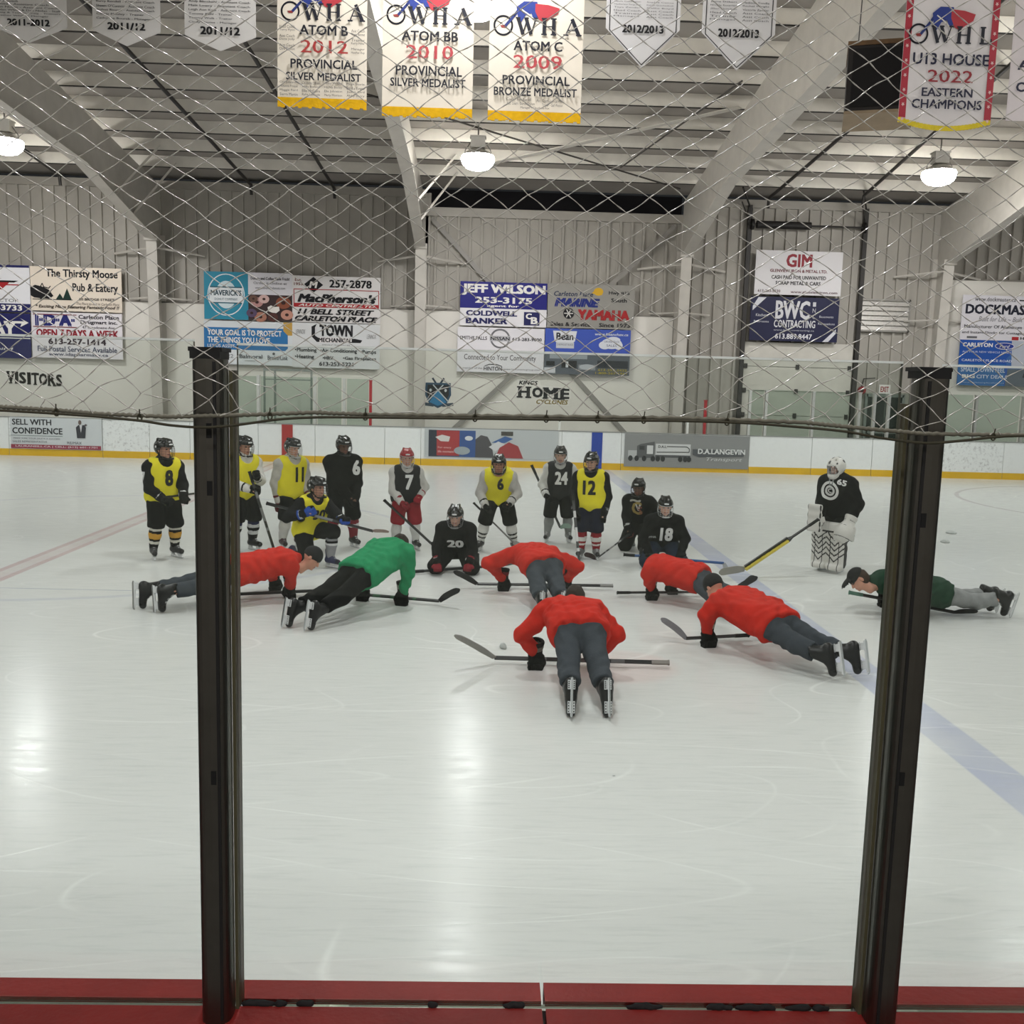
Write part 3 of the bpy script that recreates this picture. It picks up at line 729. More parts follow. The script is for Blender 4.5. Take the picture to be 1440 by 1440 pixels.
def d_contractor(f):
    f.rect(0, .82, 1, 1, NAVY); f.rect(.55, 0, 1, .05, NAVY); f.text('613-880-3733', -.0, .85, .88, .97, WHT, .03)
    f.text('CONTRACTOR', .1, .72, .84, .79, '#555555', .0); f.poly([(.2, .36), (.72, .36), (.6, .52), (.3, .54)], RED); f.poly([(.3, .33), (.84, .33), (.78, .37), (.25, .37)], BLK); f.strip([(.55, .42), (.85, .42)], .015, RED)
    f.text('GENERAL', .2, .25, .6, .29, '#777777')
sign('white contractor sign with red swoosh at the left edge, top one', -57, 372, 42, 438, '#e9e9ec', d_contractor)
def d_way(f):
    f.text('WAY', .2, .17, .8, .50, WHT, .05); f.poly([(.78, .17), (.92, .17), (.86, .1), (.98, .2), (.86, .3), (.88, .22), (.78, .22)], WHT); f.rect(0, .54, 1, .56, WHT)
    f.text('CARLETON PLACE', -.4, .60, .48, .70, '#c9c39a', .02); f.text('Only Ave Unit 4', -.1, .76, .75, .84, WHT, .01, .2)
sign('dark blue sign with white lettering at the left edge, bottom one', -57, 440, 43, 503, NAVY, d_way)
def d_moose(f):
    f.text('The Thirsty Moose', .17, .05, .96, .28, BLK, .03); f.text('Pub & Eatery', .46, .36, .96, .60, BLK, .025)
    f.poly([(0, .48), (.05, .42), (.12, .45), (.2, .52), (.25, .66), (.2, .73), (.13, .72), (.12, .77), (.1, .72), (.04, .71), (0, .66)], '#131315')
    f.strip([(.1, .5), (.13, .38), (.15, .48)], .01, BLK); f.strip([(.14, .46), (.2, .49), (.22, .44)], .01, BLK)
    for cx, w, t in ((.40, .05, .48), (.32, .045, .6)): f.poly([(cx, t), (cx + w, .74), (cx - w, .74)], '#15322a')
    f.rect(.02, .735, .46, .75, BLK); f.text('20 BRIDGE STREET', .53, .69, .92, .745, BLK, .02); f.text('The Place to visit in Carleton Place', .5, .79, .97, .85, '#6a5f58', 0, .2)
    f.text('* Exciting Menu Featuring Fantastic Food !!', .05, .86, .97, .955, '#2a1d16', .02, .25)
sign('cream pub sign with a moose and pine trees', 43, 376, 171, 438, CREAM, d_moose)
def d_ida(f):
    f.text('I·D·A·', .04, .04, .48, .30, '#242a6e', .06); f.text('Carleton Place', .52, .04, .97, .13, '#2b2530', .03); f.text('Drugmart inc.', .54, .16, .95, .26, '#2b2530', .03); f.text('47 Lansdowne Ave.', .56, .28, .93, .34, '#2b2530', .01)
    f.text('OPEN 7 DAYS A WEEK', .05, .37, .96, .54, '#8d1f2b', .035); f.text('613-257-1414', .18, .57, .82, .70, '#3a2b36', .03); f.text('Full Postal Services Available', .06, .74, .94, .86, '#2a3556', .015); f.text('www.idapharmacy.ca', .18, .88, .84, .97, '#2a3556', .015)
    f.strip([(.02, .05), (.5, .05)], .008, '#7a2030'); f.strip([(.02, .32), (.5, .32)], .008, '#7a2030')
sign('white pharmacy sign with red and blue lettering below the pub sign', 45, 440, 172, 504, '#e3dfe2', d_ida)
def d_mav(f):
    f.rect(0, 0, .5, 1, '#2b8ba6'); f.rect(.5, 0, 1, .46, '#dedce0'); f.rect(.5, .46, 1, 1, '#3a2a2a'); f.ring(.25, .48, .205, .43, .012, '#e3eaec'); f.disc(.25, .48, .12, .29, '#cfe0e4'); f.rect(.06, .33, .44, .66, '#e3e8ea'); f.rect(.07, .64, .43, .665, '#235c6c'); f.rect(.07, .31, .43, .335, '#235c6c')
    f.text("MAVERICK'S", .075, .38, .425, .50, '#24424e', .03); f.text('DONUT COMPANY', .12, .55, .38, .60, '#6a8088', .01)
    f.text('Donuts and Coffee Made Fresh!', .53, .09, .97, .15, '#4a4648', .02); f.text('Order it Online at', .56, .19, .94, .24, '#77777a', .01); f.text('www.mavericksdonuts.com', .58, .29, .92, .34, '#77777a', .01)
    rr = random.Random(3)
    for cx, cy, rx, c in ((.60, .62, .07, '#b98a86'), (.68, .55, .06, '#d2b1aa'), (.9, .62, .085, '#8d4f38'), (.94, .87, .07, '#c38e7c'), (.64, .93, .07, '#a87560'), (.78, .93, .06, '#54302a'), (.54, .85, .06, '#5a4a66'), (.56, .55, .05, '#6b4d40')):
        f.disc(cx, cy, rx, rx * 1.5, c); f.disc(cx, cy, rx * .3, rx * .45, '#3a211c')
    f.poly([(.72, .72), (.76, .68), (.8, .71), (.85, .7), (.86, .78), (.82, .84), (.77, .83), (.73, .8)], '#e6e2dc')
sign('blue and white donut shop sign with a round badge', 287, 383, 411, 450, '#dedce0', d_mav)
def d_mac(f):
    f.text('Est.', .03, .06, .11, .12, '#7a3d36', .02); f.text('1953', .02, .15, .12, .21, '#7a3d36', .02); f.poly([(.24, .02), (.35, .19), (.24, .36), (.13, .19)], BLK); f.text('M', .19, .12, .29, .26, WHT, .04, .2); f.text('257-2878', .42, .07, .90, .24, BLK, .03)
    f.strip([(.02, .29), (.98, .29), (.98, .66), (.02, .66)], .008, RED, True); f.text("MacPherson's", .06, .38, .95, .57, BLK, .05, .3); f.rect(.02, .59, .98, .675, RED); f.text('AUTO CENTRE LTD', .07, .605, .94, .655, WHT, .02, .3)
    f.text('11 BELL STREET', .06, .71, .93, .83, BLK, .04, .3); f.text('CARLETON PLACE', .03, .86, .97, .975, BLK, .05, .3)
sign('white auto centre sign with a black diamond and red bar', 411, 389, 535, 454, '#e2dfdd', d_mac)
def d_goal(f):
    f.poly([(.0, .15), (.93, .15), (.95, .2), (.95, .6), (.92, .66), (.0, .66)], '#2e74ad'); f.poly([(.9, .0), (1, .0), (1, .3), (.95, .3), (.9, .2)], '#c19a4a'); f.text('YOUR GOAL IS TO PROTECT', .04, .20, .88, .33, WHT, .025); f.text('THE THINGS YOU LOVE.', .04, .37, .76, .50, WHT, .025); f.text('LET US ASSIST.', .04, .54, .36, .61, WHT, .01)
    f.text('1922', .2, .76, .33, .85, '#777a80', .0); f.text('Balmoral', .40, .76, .66, .85, '#55585c', .02); f.text('BrokerLink', .72, .77, .95, .87, '#55585c', .01); f.disc(.79, .73, .015, .03, '#55585c'); f.rect(.46, .90, .58, .91, '#888888')
sign('white and blue insurance sign with an orange corner', 287, 452, 411, 513, '#d9dee0', d_goal)
def d_town(f):
    f.poly([(.28, .02), (.22, .08), (.22, .3), (.28, .42), (.78, .42), (.80, .36), (.72, .33), (.3, .33), (.26, .28), (.26, .1)], BLK); f.text('TOWN', .31, .03, .69, .29, BLK, .05); f.rect(.3, .31, .68, .43, '#e0dcdb'); f.text('MECHANICAL', .3, .325, .68, .42, BLK, .04)
    f.text('LENNOX', .04, .15, .15, .25, '#8a8a8a', .0, .3); f.text('LENNOX', .85, .22, .96, .32, '#8a8a8a', .0, .3); f.text('SERVING THE VALLEY', .34, .47, .66, .51, '#555555'); s = '#24262a'
    f.text('•Plumbing', .03, .56, .28, .67, s, .02); f.text('•Air Conditioning', .32, .56, .74, .67, s, .02); f.text('•Pumps', .78, .57, .96, .68, s, .02); f.text('•Heating', .03, .71, .25, .82, s, .02); f.text('•HRV', .35, .73, .47, .81, s, .02); f.text('•Gas Fireplaces', .58, .73, .96, .82, s, .02); f.text('613-253-5221', .31, .86, .70, .95, s, .02)
sign('white mechanical contractor sign with black block lettering', 411, 455, 534, 518, '#d9dbdb', d_town)
def d_wilson(f):
    f.rect(0, 0, 1, .60, '#1f1f78'); f.text('JEFF WILSON', .02, .05, .98, .31, WHT, .05); f.text('253-3175', .17, .34, .83, .48, WHT, .035); f.text('agent for', .31, .51, .68, .58, WHT, .03)
    f.text('COLDWELL', .07, .65, .66, .77, '#20225a', .045); f.text('BANKER', .07, .82, .55, .95, '#20225a', .045); f.rect(.74, .66, .92, .96, '#20225a'); f.text('C', .76, .69, .83, .82, WHT, .04); f.text('B', .82, .77, .90, .93, WHT, .04)
sign('blue and white real estate sign with large white name lettering', 647, 397, 769, 459, '#e6e4e6', d_wilson)
def d_marine(f):
    f.text('Carleton Place', .07, .17, .52, .28, '#26324f', .02, .25); f.text('MARINE', .08, .32, .60, .52, '#23307c', .07, .25); f.disc(.58, .16, .055, .09, '#d7aa2e'); f.poly([(.5, .2), (.56, .1), (.63, .24)], '#d7aa2e'); f.text('Hwy #15', .70, .14, .94, .24, '#2a2a2c', .02); f.text('South', .73, .30, .91, .39, '#2a2a2c', .02)
    f.disc(.245, .67, .062, .125, BLK); 
    for a in (0, 1.05, 2.09): f.strip([(.245 - .05 * math.cos(a), .67 - .1 * math.sin(a)), (.245 + .05 * math.cos(a), .67 + .1 * math.sin(a))], .012, '#c9c7c2')
    f.text('YAMAHA', .35, .57, .95, .81, '#a82a2c', .06); f.text('Sales & Service', .04, .87, .50, .96, '#2a2a2c', .02); f.text('Since 1973', .60, .87, .96, .96, '#2a2a2c', .02)
sign('grey marine dealer sign with blue and red lettering', 770, 400, 892, 462, '#98968f', d_marine)
def d_nissan(f):
    f.text('SMITHS FALLS', .03, .20, .34, .28, '#2f2f32', .02); f.ring(.49, .24, .105, .2, .02, '#86868a'); f.rect(.37, .18, .61, .30, '#b9b9bc'); f.text('NISSAN', .38, .20, .60, .28, '#333338', .03); f.text('613-283-9000', .63, .21, .97, .28, '#2f2f32', .02); f.rect(.03, .515, .97, .525, '#aaaaaa')
    f.text('Connected to Your Community', .08, .60, .91, .76, '#443b40', .0); f.text('A member of the', .03, .89, .29, .93, '#66666a'); f.text('HINTON', .31, .87, .52, .96, '#3a3a3e', .02); f.strip([(.32, .86), (.37, .82), (.46, .82), (.52, .86)], .008, '#3a3a3e'); f.text('www.hintonautogroup.com', .54, .90, .96, .945, '#66666a')
sign('white car dealer sign with a silver ring', 643, 461, 765, 524, '#e3e1e4', d_nissan)
def d_bean(f):
    f.rect(0, .55, 1, 1, '#5a6068'); f.rect(.06, .52, .5, .66, '#9aa0a6'); f.poly([(.09, .05), (.37, .05), (.35, .27), (.32, .32), (.14, .32), (.11, .27)], '#d9dce0'); f.text('Bean', .13, .09, .33, .25, '#202226', .03); f.rect(.13, .3, .34, .43, '#c5c9ce'); f.text('CHEVROLET BUICK', .14, .33, .33, .37, '#55585e')
    for cx, cy, rx, ry in ((.78, .3, .12, .12), (.7, .34, .07, .09), (.86, .34, .05, .09), (.8, .22, .08, .07)): f.disc(cx, cy, rx, ry, '#d9dde4')
    f.text('CAR AND TRUCK', .69, .24, .87, .28, '#4a5070'); f.text('SALES', .72, .32, .84, .37, '#4a5070'); f.text('www.beanchev.ca', .58, .07, .97, .13, '#c9d0e4', .03, .2); f.rect(0, .86, .13, .98, '#c9cbd0')
    for u0, v0, u1, v1, c in ((.02, .72, .12, .82, '#1d2024'), (.2, .70, .38, .86, '#1a1c20'), (.25, .72, .28, .85, '#d0d4d8'), (.4, .78, .6, .9, '#8d9196'), (.62, .68, .98, .84, '#2a2f36')): f.rect(u0, v0, u1, v1, c)
    f.disc(.5, .83, .09, .06, '#b6bac0'); f.text('613-257-2432', .63, .86, .97, .91, '#b0a03a', .02); f.text('1-800-267-1961', .60, .93, .97, .98, '#b0a03a', .02)
sign('blue photo sign of a car lot with a white cloud shape', 766, 463, 886, 527, '#4159b4', d_bean)
def d_gim(f):
    f.text('GIM', .35, .07, .65, .37, '#8e1f2c', .035); f.text('GLENVIEW IRON & METAL LTD.', .17, .42, .83, .49, '#6b1f2a', .025); f.text('CASH PAID FOR UNWANTED', .19, .56, .82, .645, '#1c1a1d', .02); f.text('SCRAP METAL & CARS', .24, .69, .76, .775, '#1c1a1d', .02); f.text('613-283-5230', .04, .89, .30, .95, '#5b3640', .01); f.text('www.glenviewiron.com', .42, .90, .96, .975, '#5b3640', .01)
sign('white scrap metal sign above the overhead door', 1062, 353, 1184, 415, '#dcdadb', d_gim, y=YW - .36)
def d_bwc(f):
    f.poly([(.08, .02), (.17, .02), (.02, .32), (.02, .22)], '#d5d6dc'); f.poly([(.83, 1), (.98, .7), (.98, .8), (.9, .99)], '#d5d6dc'); f.text('BWC', .28, .08, .67, .50, '#d3d3d6', .03)
    for i, ch in enumerate('INC'): f.text(ch, .70, .10 + i * .14, .735, .20 + i * .14, '#c9c9ce', .0)
    f.text('CONTRACTING', .27, .52, .74, .69, '#dddde0', .02); f.text('www.bwc-contracting.ca', .27, .73, .73, .78, '#bfc0c9'); f.text('613.889.8447', .29, .83, .71, .95, '#e4e4e8', .02)
    f.text('Kitchens', .06, .39, .20, .45, '#c9cad2', .01); f.text('Bathrooms', .04, .54, .21, .59, '#c9cad2', .01); f.text('Basements', .78, .40, .94, .45, '#c9cad2', .01); f.text('Renovations', .77, .56, .96, .61, '#c9cad2', .01)
sign('navy contracting sign above the overhead door, below the white one', 1055, 418, 1179, 480, '#232544', d_bwc, y=YW - .36)
def d_dock(f):
    f.text('www.dockmaster.ca', .14, .04, .62, .13, '#3a3a3e', .015); f.rect(.66, .08, .9, .11, '#26262a'); f.text('DOCKMASTER', .04, .20, .99, .42, '#1d2030', .04); f.text('Built for Life ~ Built to Last', .2, .47, .92, .58, '#77747a', 0, .3); f.text('Manufacturer Of Aluminum Dock Kits,', .04, .66, 1.0, .745, '#26262c', .015)
    f.text('and Instant Docks for Cottage or RV Sites', .02, .80, 1.0, .875, '#26262c', .015); f.rect(.08, .92, .2, .965, '#66666a'); f.rect(.61, .91, .69, .985, RED); f.text('Home', .71, .91, .88, .97, '#2a2a2e', .03)
sign('white dock builder sign right of the right frame, top one', 1352, 416, 1472, 479, '#dddbe0', d_dock)
def d_ford(f):
    f.poly([(0, 0), (.75, 0), (.55, .4), (.6, 1), (0, 1)], '#2353a6'); f.rect(0, .52, .55, 1, '#2f6aa6'); f.poly([(.6, 0), (1, 0), (1, .6), (.62, .55)], '#b6bcc6'); f.poly([(.58, .62), (1, .62), (1, 1), (.56, 1)], '#5d6670'); f.poly([(.78, .66), (1, .6), (1, .85), (.76, .8)], '#20242a'); f.text('CARLETON', .03, .06, .38, .15, WHT, .03); f.disc(.52, .12, .11, .07, '#2a3f92'); f.ring(.52, .12, .11, .07, .006, WHT); f.text('Ford', .46, .09, .58, .16, WHT, .0, .3)
    f.text('ALL YOUR NEW VEHICLE NEEDS', .03, .24, .6, .28, '#cfd6ea'); f.text('CARLETON PLACE ROAD', .03, .42, .62, .47, '#dfe4f0', .01); f.text('SMALL TOWN FEEL', .03, .60, .55, .70, '#dfe4f0', .01); f.text('BIG', .05, .76, .2, .84, WHT, .03); f.text('CITY DEALS', .22, .76, .58, .84, '#dfe4f0', .01); f.text('www.carletonplaceford.ca', .04, .92, .55, .955, '#b8c8e0'); f.disc(.8, .36, .04, .035, '#26324f')
sign('blue car dealer sign right of the right frame, bottom one', 1348, 479, 1468, 543, '#3a66a6', d_ford)

# wall decals
def decal(name, label, l, t, r_, b, draw, y=YW - .112, cat='decal'):
    mx, my = (l + r_) / 2, (t + b) / 2
    f = Face(W(l, my, y).x, W(r_, my, y).x, W(mx, t, y).z, W(mx, b, y).z, y); draw(f)
    o = f.mb.build(name, None, None, False, ((f.x0 + f.x1) / 2, y, f.z0)); return tag(o, label, cat)
def serifs(f, xs, v0, v1, w, hx, top=True, bot=True, h=.05):
    for x in xs:
        if top: f.rect(x - w, v0, x + w, v0 + (v1 - v0) * h * 2, hx)
        if bot: f.rect(x - w, v1 - (v1 - v0) * h * 2, x + w, v1, hx)
def d_vis(f):
    f.poly([(.0, .0), (.2, .02), (.97, .14), (1, .3), (.99, .98), (.9, 1), (.1, .86), (.06, .7)], '#e9e6df')
    for ch, u, w in zip('VISITORS', (.03, .17, .24, .38, .45, .58, .73, .87), (.14, .06, .12, .06, .13, .14, .13, .10)):
        f.text(ch, u, .12 + u * .12, u + w, .76 + u * .14, '#1d1a18', .04)
    for u in (.06, .15, .20, .41, .515, .76): f.rect(u - .03, .10 + u * .12, u + .03, .16 + u * .12, '#1d1a18')
    for u in (.10, .20, .41, .515, .755, .845): f.rect(u - .03, .72 + u * .13, u + .03, .78 + u * .13, '#1d1a18')
decal('visitors_lettering', 'black serif lettering on the wall below the pharmacy sign', 7, 520, 90, 545, d_vis)
def d_home(f):
    f.poly([(.0, .0), (.42, .0), (.44, .2), (1, .27), (1, .7), (.98, .72), (.97, 1), (.33, 1), (.33, .78), (-.02, .74), (-.02, .25), (.0, .22)], '#e9e6df')
    f.text('KINGS', .03, .03, .38, .19, '#1a1a1c', .04, .2); f.text('CYCLONES', .36, .77, .95, .95, '#8c7a3e', .04, .2)
    for ch, u, w in zip('HOME', (.02, .28, .49, .80), (.22, .20, .27, .17)): f.text(ch, u, .27 + u * .05, u + w, .68 + u * .05, '#15161c', .05)
    for u in (.05, .21, .53, .72, .83): f.rect(u - .055, .25 + u * .05, u + .055, .31 + u * .05, '#15161c'); f.rect(u - .055, .65 + u * .05, u + .055, .71 + u * .05, '#15161c')
decal('home_lettering', 'black and gold lettering on the wall below the centre signs', 727, 535, 803, 570, d_home)
def d_crest(f):
    for s in (-1, 1): f.strip([(.5 - s * .18, .0), (.5 - s * .05, .2)], .06, '#2c3a48'); f.strip([(.5 + s * .48, .86), (.5 + s * .15, .9)], .10, '#3a4a58')
    f.poly([(.1, .15), (.9, .15), (.92, .55), (.78, .85), (.5, 1), (.22, .85), (.08, .55)], '#274a63'); f.poly([(.16, .22), (.84, .22), (.85, .55), (.72, .8), (.5, .92), (.28, .8), (.15, .55)], '#161b22'); f.poly([(.5, .38), (.78, .8), (.5, .92), (.22, .8)], '#2f7fae')
    for s in (-1, 1): f.strip([(.5 + s * .34, .78), (.5 - s * .16, .22)], .035, '#c7ced2')
    f.disc(.26, .4, .04, .05, '#cfd5d8'); f.disc(.74, .4, .04, .05, '#cfd5d8')
decal('wall_crest', 'blue shield crest with crossed sticks on the wall left of the centre signs', 594, 532, 638, 574, d_crest)
r = sign('small lit exit sign above the dark exit door', 1236, 541, 1252, 554, '#dedbd6', lambda f: f.text('EXIT', .14, .2, .86, .8, '#8f2b2b', .03), 'exit_sign', 'sign', YW - .16, legs=False)
x, z = W(1212, 549, YW - .15).x, W(1212, 549, YW - .15).z
m = MB(); m.tube([(x, YW - .17, z), (x, YW - .09, z)], .12, 18, paint('#8e2b30')); m.tube([(x, YW - .18, z), (x, YW - .17, z)], .05, 12, mat('#2a2222')); m.tube([(x, YW - .10, z + .1), (x + .05, YW - .10, z + .35), (x + .4, YW - .10, z + .38)], .018, 6, mat('#3a3836'))
tag(m.build('alarm_bell'), 'red round bell left of the exit sign', 'bell')

# adverts on the far boards
def advert(label, l, t, r_, b, base, draw):
    return sign(label, l, t, r_, b, base, draw, 'board_advert', 'advert', YB - .026, legs=False, depth=.0125)
def d_sell(f):
    f.text('SELL WITH', .02, .05, .45, .24, '#22252c', .025); f.text('CONFIDENCE', .02, .32, .57, .52, '#22252c', .025); f.rect(.0, .57, .57, .585, '#667a74'); f.text('MAKE SURE YOUR SALE IS A SUCCESS', .03, .64, .54, .69, '#7b7b80', .01); f.text('SALES REPRESENTATIVE', .02, .74, .4, .80, '#6a6a70', .01); f.text('RE/MAX', .62, .74, .78, .82, '#5c5c66', .01)
    f.rect(.0, .86, .99, .985, '#93364a'); f.text('LAURANEILL.CA | CELL: (613) 601-1701', .05, .885, .95, .96, '#d8c0c6', .03)
    f.poly([(.73, .62), (.72, .28), (.75, .2), (.81, .2), (.83, .28), (.82, .62)], '#33343c'); f.disc(.765, .12, .018, .075, '#6a5a55'); f.poly([(.76, .2), (.79, .2), (.775, .45)], '#d5d5d8'); f.poly([(.82, .25), (.85, .2), (.83, .16), (.81, .2)], '#5a5458')
advert('white board advert with bold black lettering and a dark red bottom bar', 15, 588, 143, 632, '#cdd1d4', d_sell)
def d_photo(f):
    f.rect(.0, .0, 1, 1, '#b9bdbf'); f.rect(.03, .06, .38, .97, '#3b4a6a'); f.rect(.03, .06, .1, .97, '#2d3340'); f.rect(.09, .07, .26, .93, '#a33a3e'); f.rect(.26, .06, .38, .97, '#39568f'); f.poly([(.08, .3), (.13, .22), (.19, .28), (.18, .45), (.12, .44)], '#d5d2d0'); f.text('For every', .10, .62, .2, .70, '#d9a8a6', .02); f.text('life moment', .10, .75, .22, .83, '#d9a8a6', .02)
    f.poly([(.38, .97), (.38, .35), (.42, .2), (.47, .25), (.5, .5), (.52, .97)], '#4d4c50'); f.poly([(.5, .45), (.6, .22), (.66, .3), (.6, .45)], '#3d5f97'); f.poly([(.48, .6), (.55, .4), (.6, .5), (.53, .75)], '#cfcfd2'); f.rect(.57, .06, .66, .2, '#45433f'); f.poly([(.53, .97), (.56, .62), (.63, .42), (.70, .55), (.74, .97)], '#9b3c40'); f.disc(.33, .32, .03, .08, '#d5d8dc'); f.disc(.28, .75, .06, .14, '#9aa3a8')
advert('red and blue photo advert on the boards below the wall crest', 597, 604, 785, 645, '#a9adb0', d_photo)
def d_truck(f):
    f.rect(0, 0, 1, 1, '#8b8c8c'); g = '#3a3c3e'; f.rect(.25, .28, .53, .62, '#cfd0d0'); f.rect(.25, .62, .53, .7, '#55575a'); f.rect(.03, .5, .12, .72, '#b9baba'); f.poly([(.1, .72), (.1, .36), (.13, .3), (.24, .22), (.24, .72)], '#5a5c5e'); f.rect(.18, .34, .23, .6, '#d4d5d5'); f.rect(.12, .36, .16, .48, g); f.text('D.A.L.', .27, .33, .34, .41, g, .02); f.strip([(.34, .36), (.5, .36), (.52, .42), (.52, .52), (.26, .54)], .006, g)
    for u in (.05, .1, .16, .23, .27, .31, .45, .49, .52): f.disc(u, .74, .018, .085, '#303234')
    f.poly([(.545, .42), (.97, .44), (.96, .62), (.6, .66), (.55, .6)], '#55585c'); f.text('D.A.LANGEVIN', .59, .40, .97, .56, '#dfe0e0', .03); f.text('Transport', .66, .66, .95, .80, '#d0d1d1', .0, .3)
advert('grey board advert with a tanker truck', 878, 612, 1053, 658, '#8b8c8c', d_truck)

# ================================================================== BANNERS
YBN = 12.0
m = MB(); m.tube([(-12, YBN, 7.68), (12, YBN, 7.68)], .012, 6); tag(m.build('banner_cable', metal('#77756f')), 'steel cable the banners hang from', 'cable')
def banner(label, l, t, r_, b, base, draw, tipped=0.0, fringe=None, curve=0.0, group=None, ext=1.9):
    """t..b are the visible top and bottom edge in the photo; the cloth goes on up to the cable"""
    mx = (l + r_) / 2
    x0, x1 = W(l, 60, YBN).x, W(r_, 60, YBN).x; z0 = W(mx, b, YBN).z; z1 = 7.6
    zs = W(mx, t, YBN).z
    r = thing('hanging_banner', ((x0 + x1) / 2, YBN, z0), label, 'banner', group)
    n = 16; vs = []; fs = []; rows = 14
    for j in range(rows + 1):
        for i in range(n + 1):
            u = i / n; low = z0 + (tipped * abs(2 * u - 1) if tipped else 0) + curve * (2 * u - 1) ** 2
            z = z1 + (low - z1) * j / rows
            vs.append((x0 + (x1 - x0) * u, YBN + .0, z))
    for j in range(rows):
        for i in range(n): a = j * (n + 1) + i; fs.append((a, a + n + 1, a + n + 2, a + 1))
    nv = len(vs); vs2 = [(x, y + .008, z) for x, y, z in vs]
    mesh_obj('banner_cloth', vs + vs2, fs + [tuple(nv + k for k in f[::-1]) for f in fs], mat(base, .75, 0, .2, .03, 5), r)
    f = Face(x0, x1, zs, z0, YBN); draw(f)
    if f.mb.v: f.build('lettering', r)
    if fringe:
        m = MB(); q = 26
        for i in range(q):
            u = (i + .5) / q; low = z0 + curve * (2 * u - 1) ** 2; x = x0 + (x1 - x0) * u; hw = (x1 - x0) / q * .5
            m.box((x - hw, YBN - .006, low - (.085 + .01 * math.sin(i * 2.3) if not curve else .035)), (x + hw, YBN + .012, low + .02))
        m.build('gold_fringe', cloth(fringe), r)
    m = MB(); m.tube([(x0 - .02, YBN, z1 + .03), (x1 + .02, YBN, z1 + .03)], .03, 8); m.build('top_rod', metal('#a8a6a0'), r)
    return r
def small_lines(f, rows, u0, u1, v0, dv, hx, b=.01):
    for i, s in enumerate(rows): f.text(s, u0, v0 + i * dv, u0 + (u1 - u0) * min(1, len(s) / 26), v0 + i * dv + dv * .62, hx, b)
def pent(label, l, r_, tip, shoulder, year, rows, border=False, serif=True):
    tz = (tip - shoulder) / FPX * YBN * 1.0
    def dr(f):
        n = len(rows); vs_ = (shoulder - 2) / tip
        if border:
            f.strip([(.05, -.6), (.05, vs_ - .01), (.5, .96), (.95, vs_ - .01), (.95, -.6)], .012, '#2b2b2d')
        for i, s in enumerate(rows):
            if isinstance(s, tuple):
                f.text(s[0], .10, .02 + (vs_ - .2) * i / n, .46, .02 + (vs_ - .2) * (i + .55) / n, '#3a3a3c', .0); f.text(s[1], .54, .02 + (vs_ - .2) * i / n, .9, .02 + (vs_ - .2) * (i + .55) / n, '#3a3a3c', .0)
            else:
                f.text(s, .06, .02 + (vs_ - .22) * i / n, .06 + .86 * min(1, len(s) / 28), .02 + (vs_ - .22) * (i + .6) / n, '#2a2a2c', .015)
        f.text(year, .22, vs_ - (.18 if not border else .09), .78, vs_ - (.02 if not border else -.03), '#1d1d1f', .04)
    return banner(label, l, 0, r_, tip, '#cfcdc9' if not border else '#c6c5c4', dr, tz)
pent('white pointed banner at the left edge reading 2011-2012', -12, 95, 60, 40, '2011-2012', ['Head Coach', 'White - Assistant Coach', 'Dan Nolan - Assistant Coach', 'Nolan White & Dan Nolan - Staff', 'Craig & Tasmin Craig - Trainers', 'Heather White - Manager'])
pent('white pointed banner reading 2011/12, second from the left', 131, 226, 65, 46, '2011/12', ['Barry Rendell - Assistant Coach', "Shawn O'Connor - Assistant Coach", 'Joshua Bourck - Assistant Coach', 'Carrie Mosley - Trainer', 'Catharine Bourck - Manager'])
pent('white pointed banner reading 2011/12, left of the first gold fringed banner', 260, 360, 72, 53, '2011/12', ['Andy Blanchard - Assistant Coach', 'Matt Lowry - Assistant Coach', 'Leigh Ann Kyte - Assistant Coach', 'Tommy Kehl - Trainer', 'Tommy Welk - Trainer', 'Cindy Davies - Manager'])
pent('grey pointed banner with black outline, left one of the two', 851, 955, 95, 46, '2012/2013', [('Rayelle Cuthbertson', 'Sophie Cairns'), ('Mackenzie Ferguson', 'Kaitlyn Quackenbush'), ('Taya Zander', 'Callie Boyd'), ('Head Coach', 'Asst Coach'), ('Trainer', 'Asst Coach'), ('Manager', 'Asst Coach')], True)
pent('grey pointed banner with black outline, right one of the two', 986, 1089, 99, 52, '2012/2013', [('Jaime Dekort', 'Madison Yondle'), ('Nicole Eccyrian', 'Rachel Wright'), ('Jillian Hamilton', 'Victoria Zander'), ('Head Coach', 'Asst Coach'), ('Trainer', 'Asst Coach'), ('Manager', 'Asst Coach')], True)

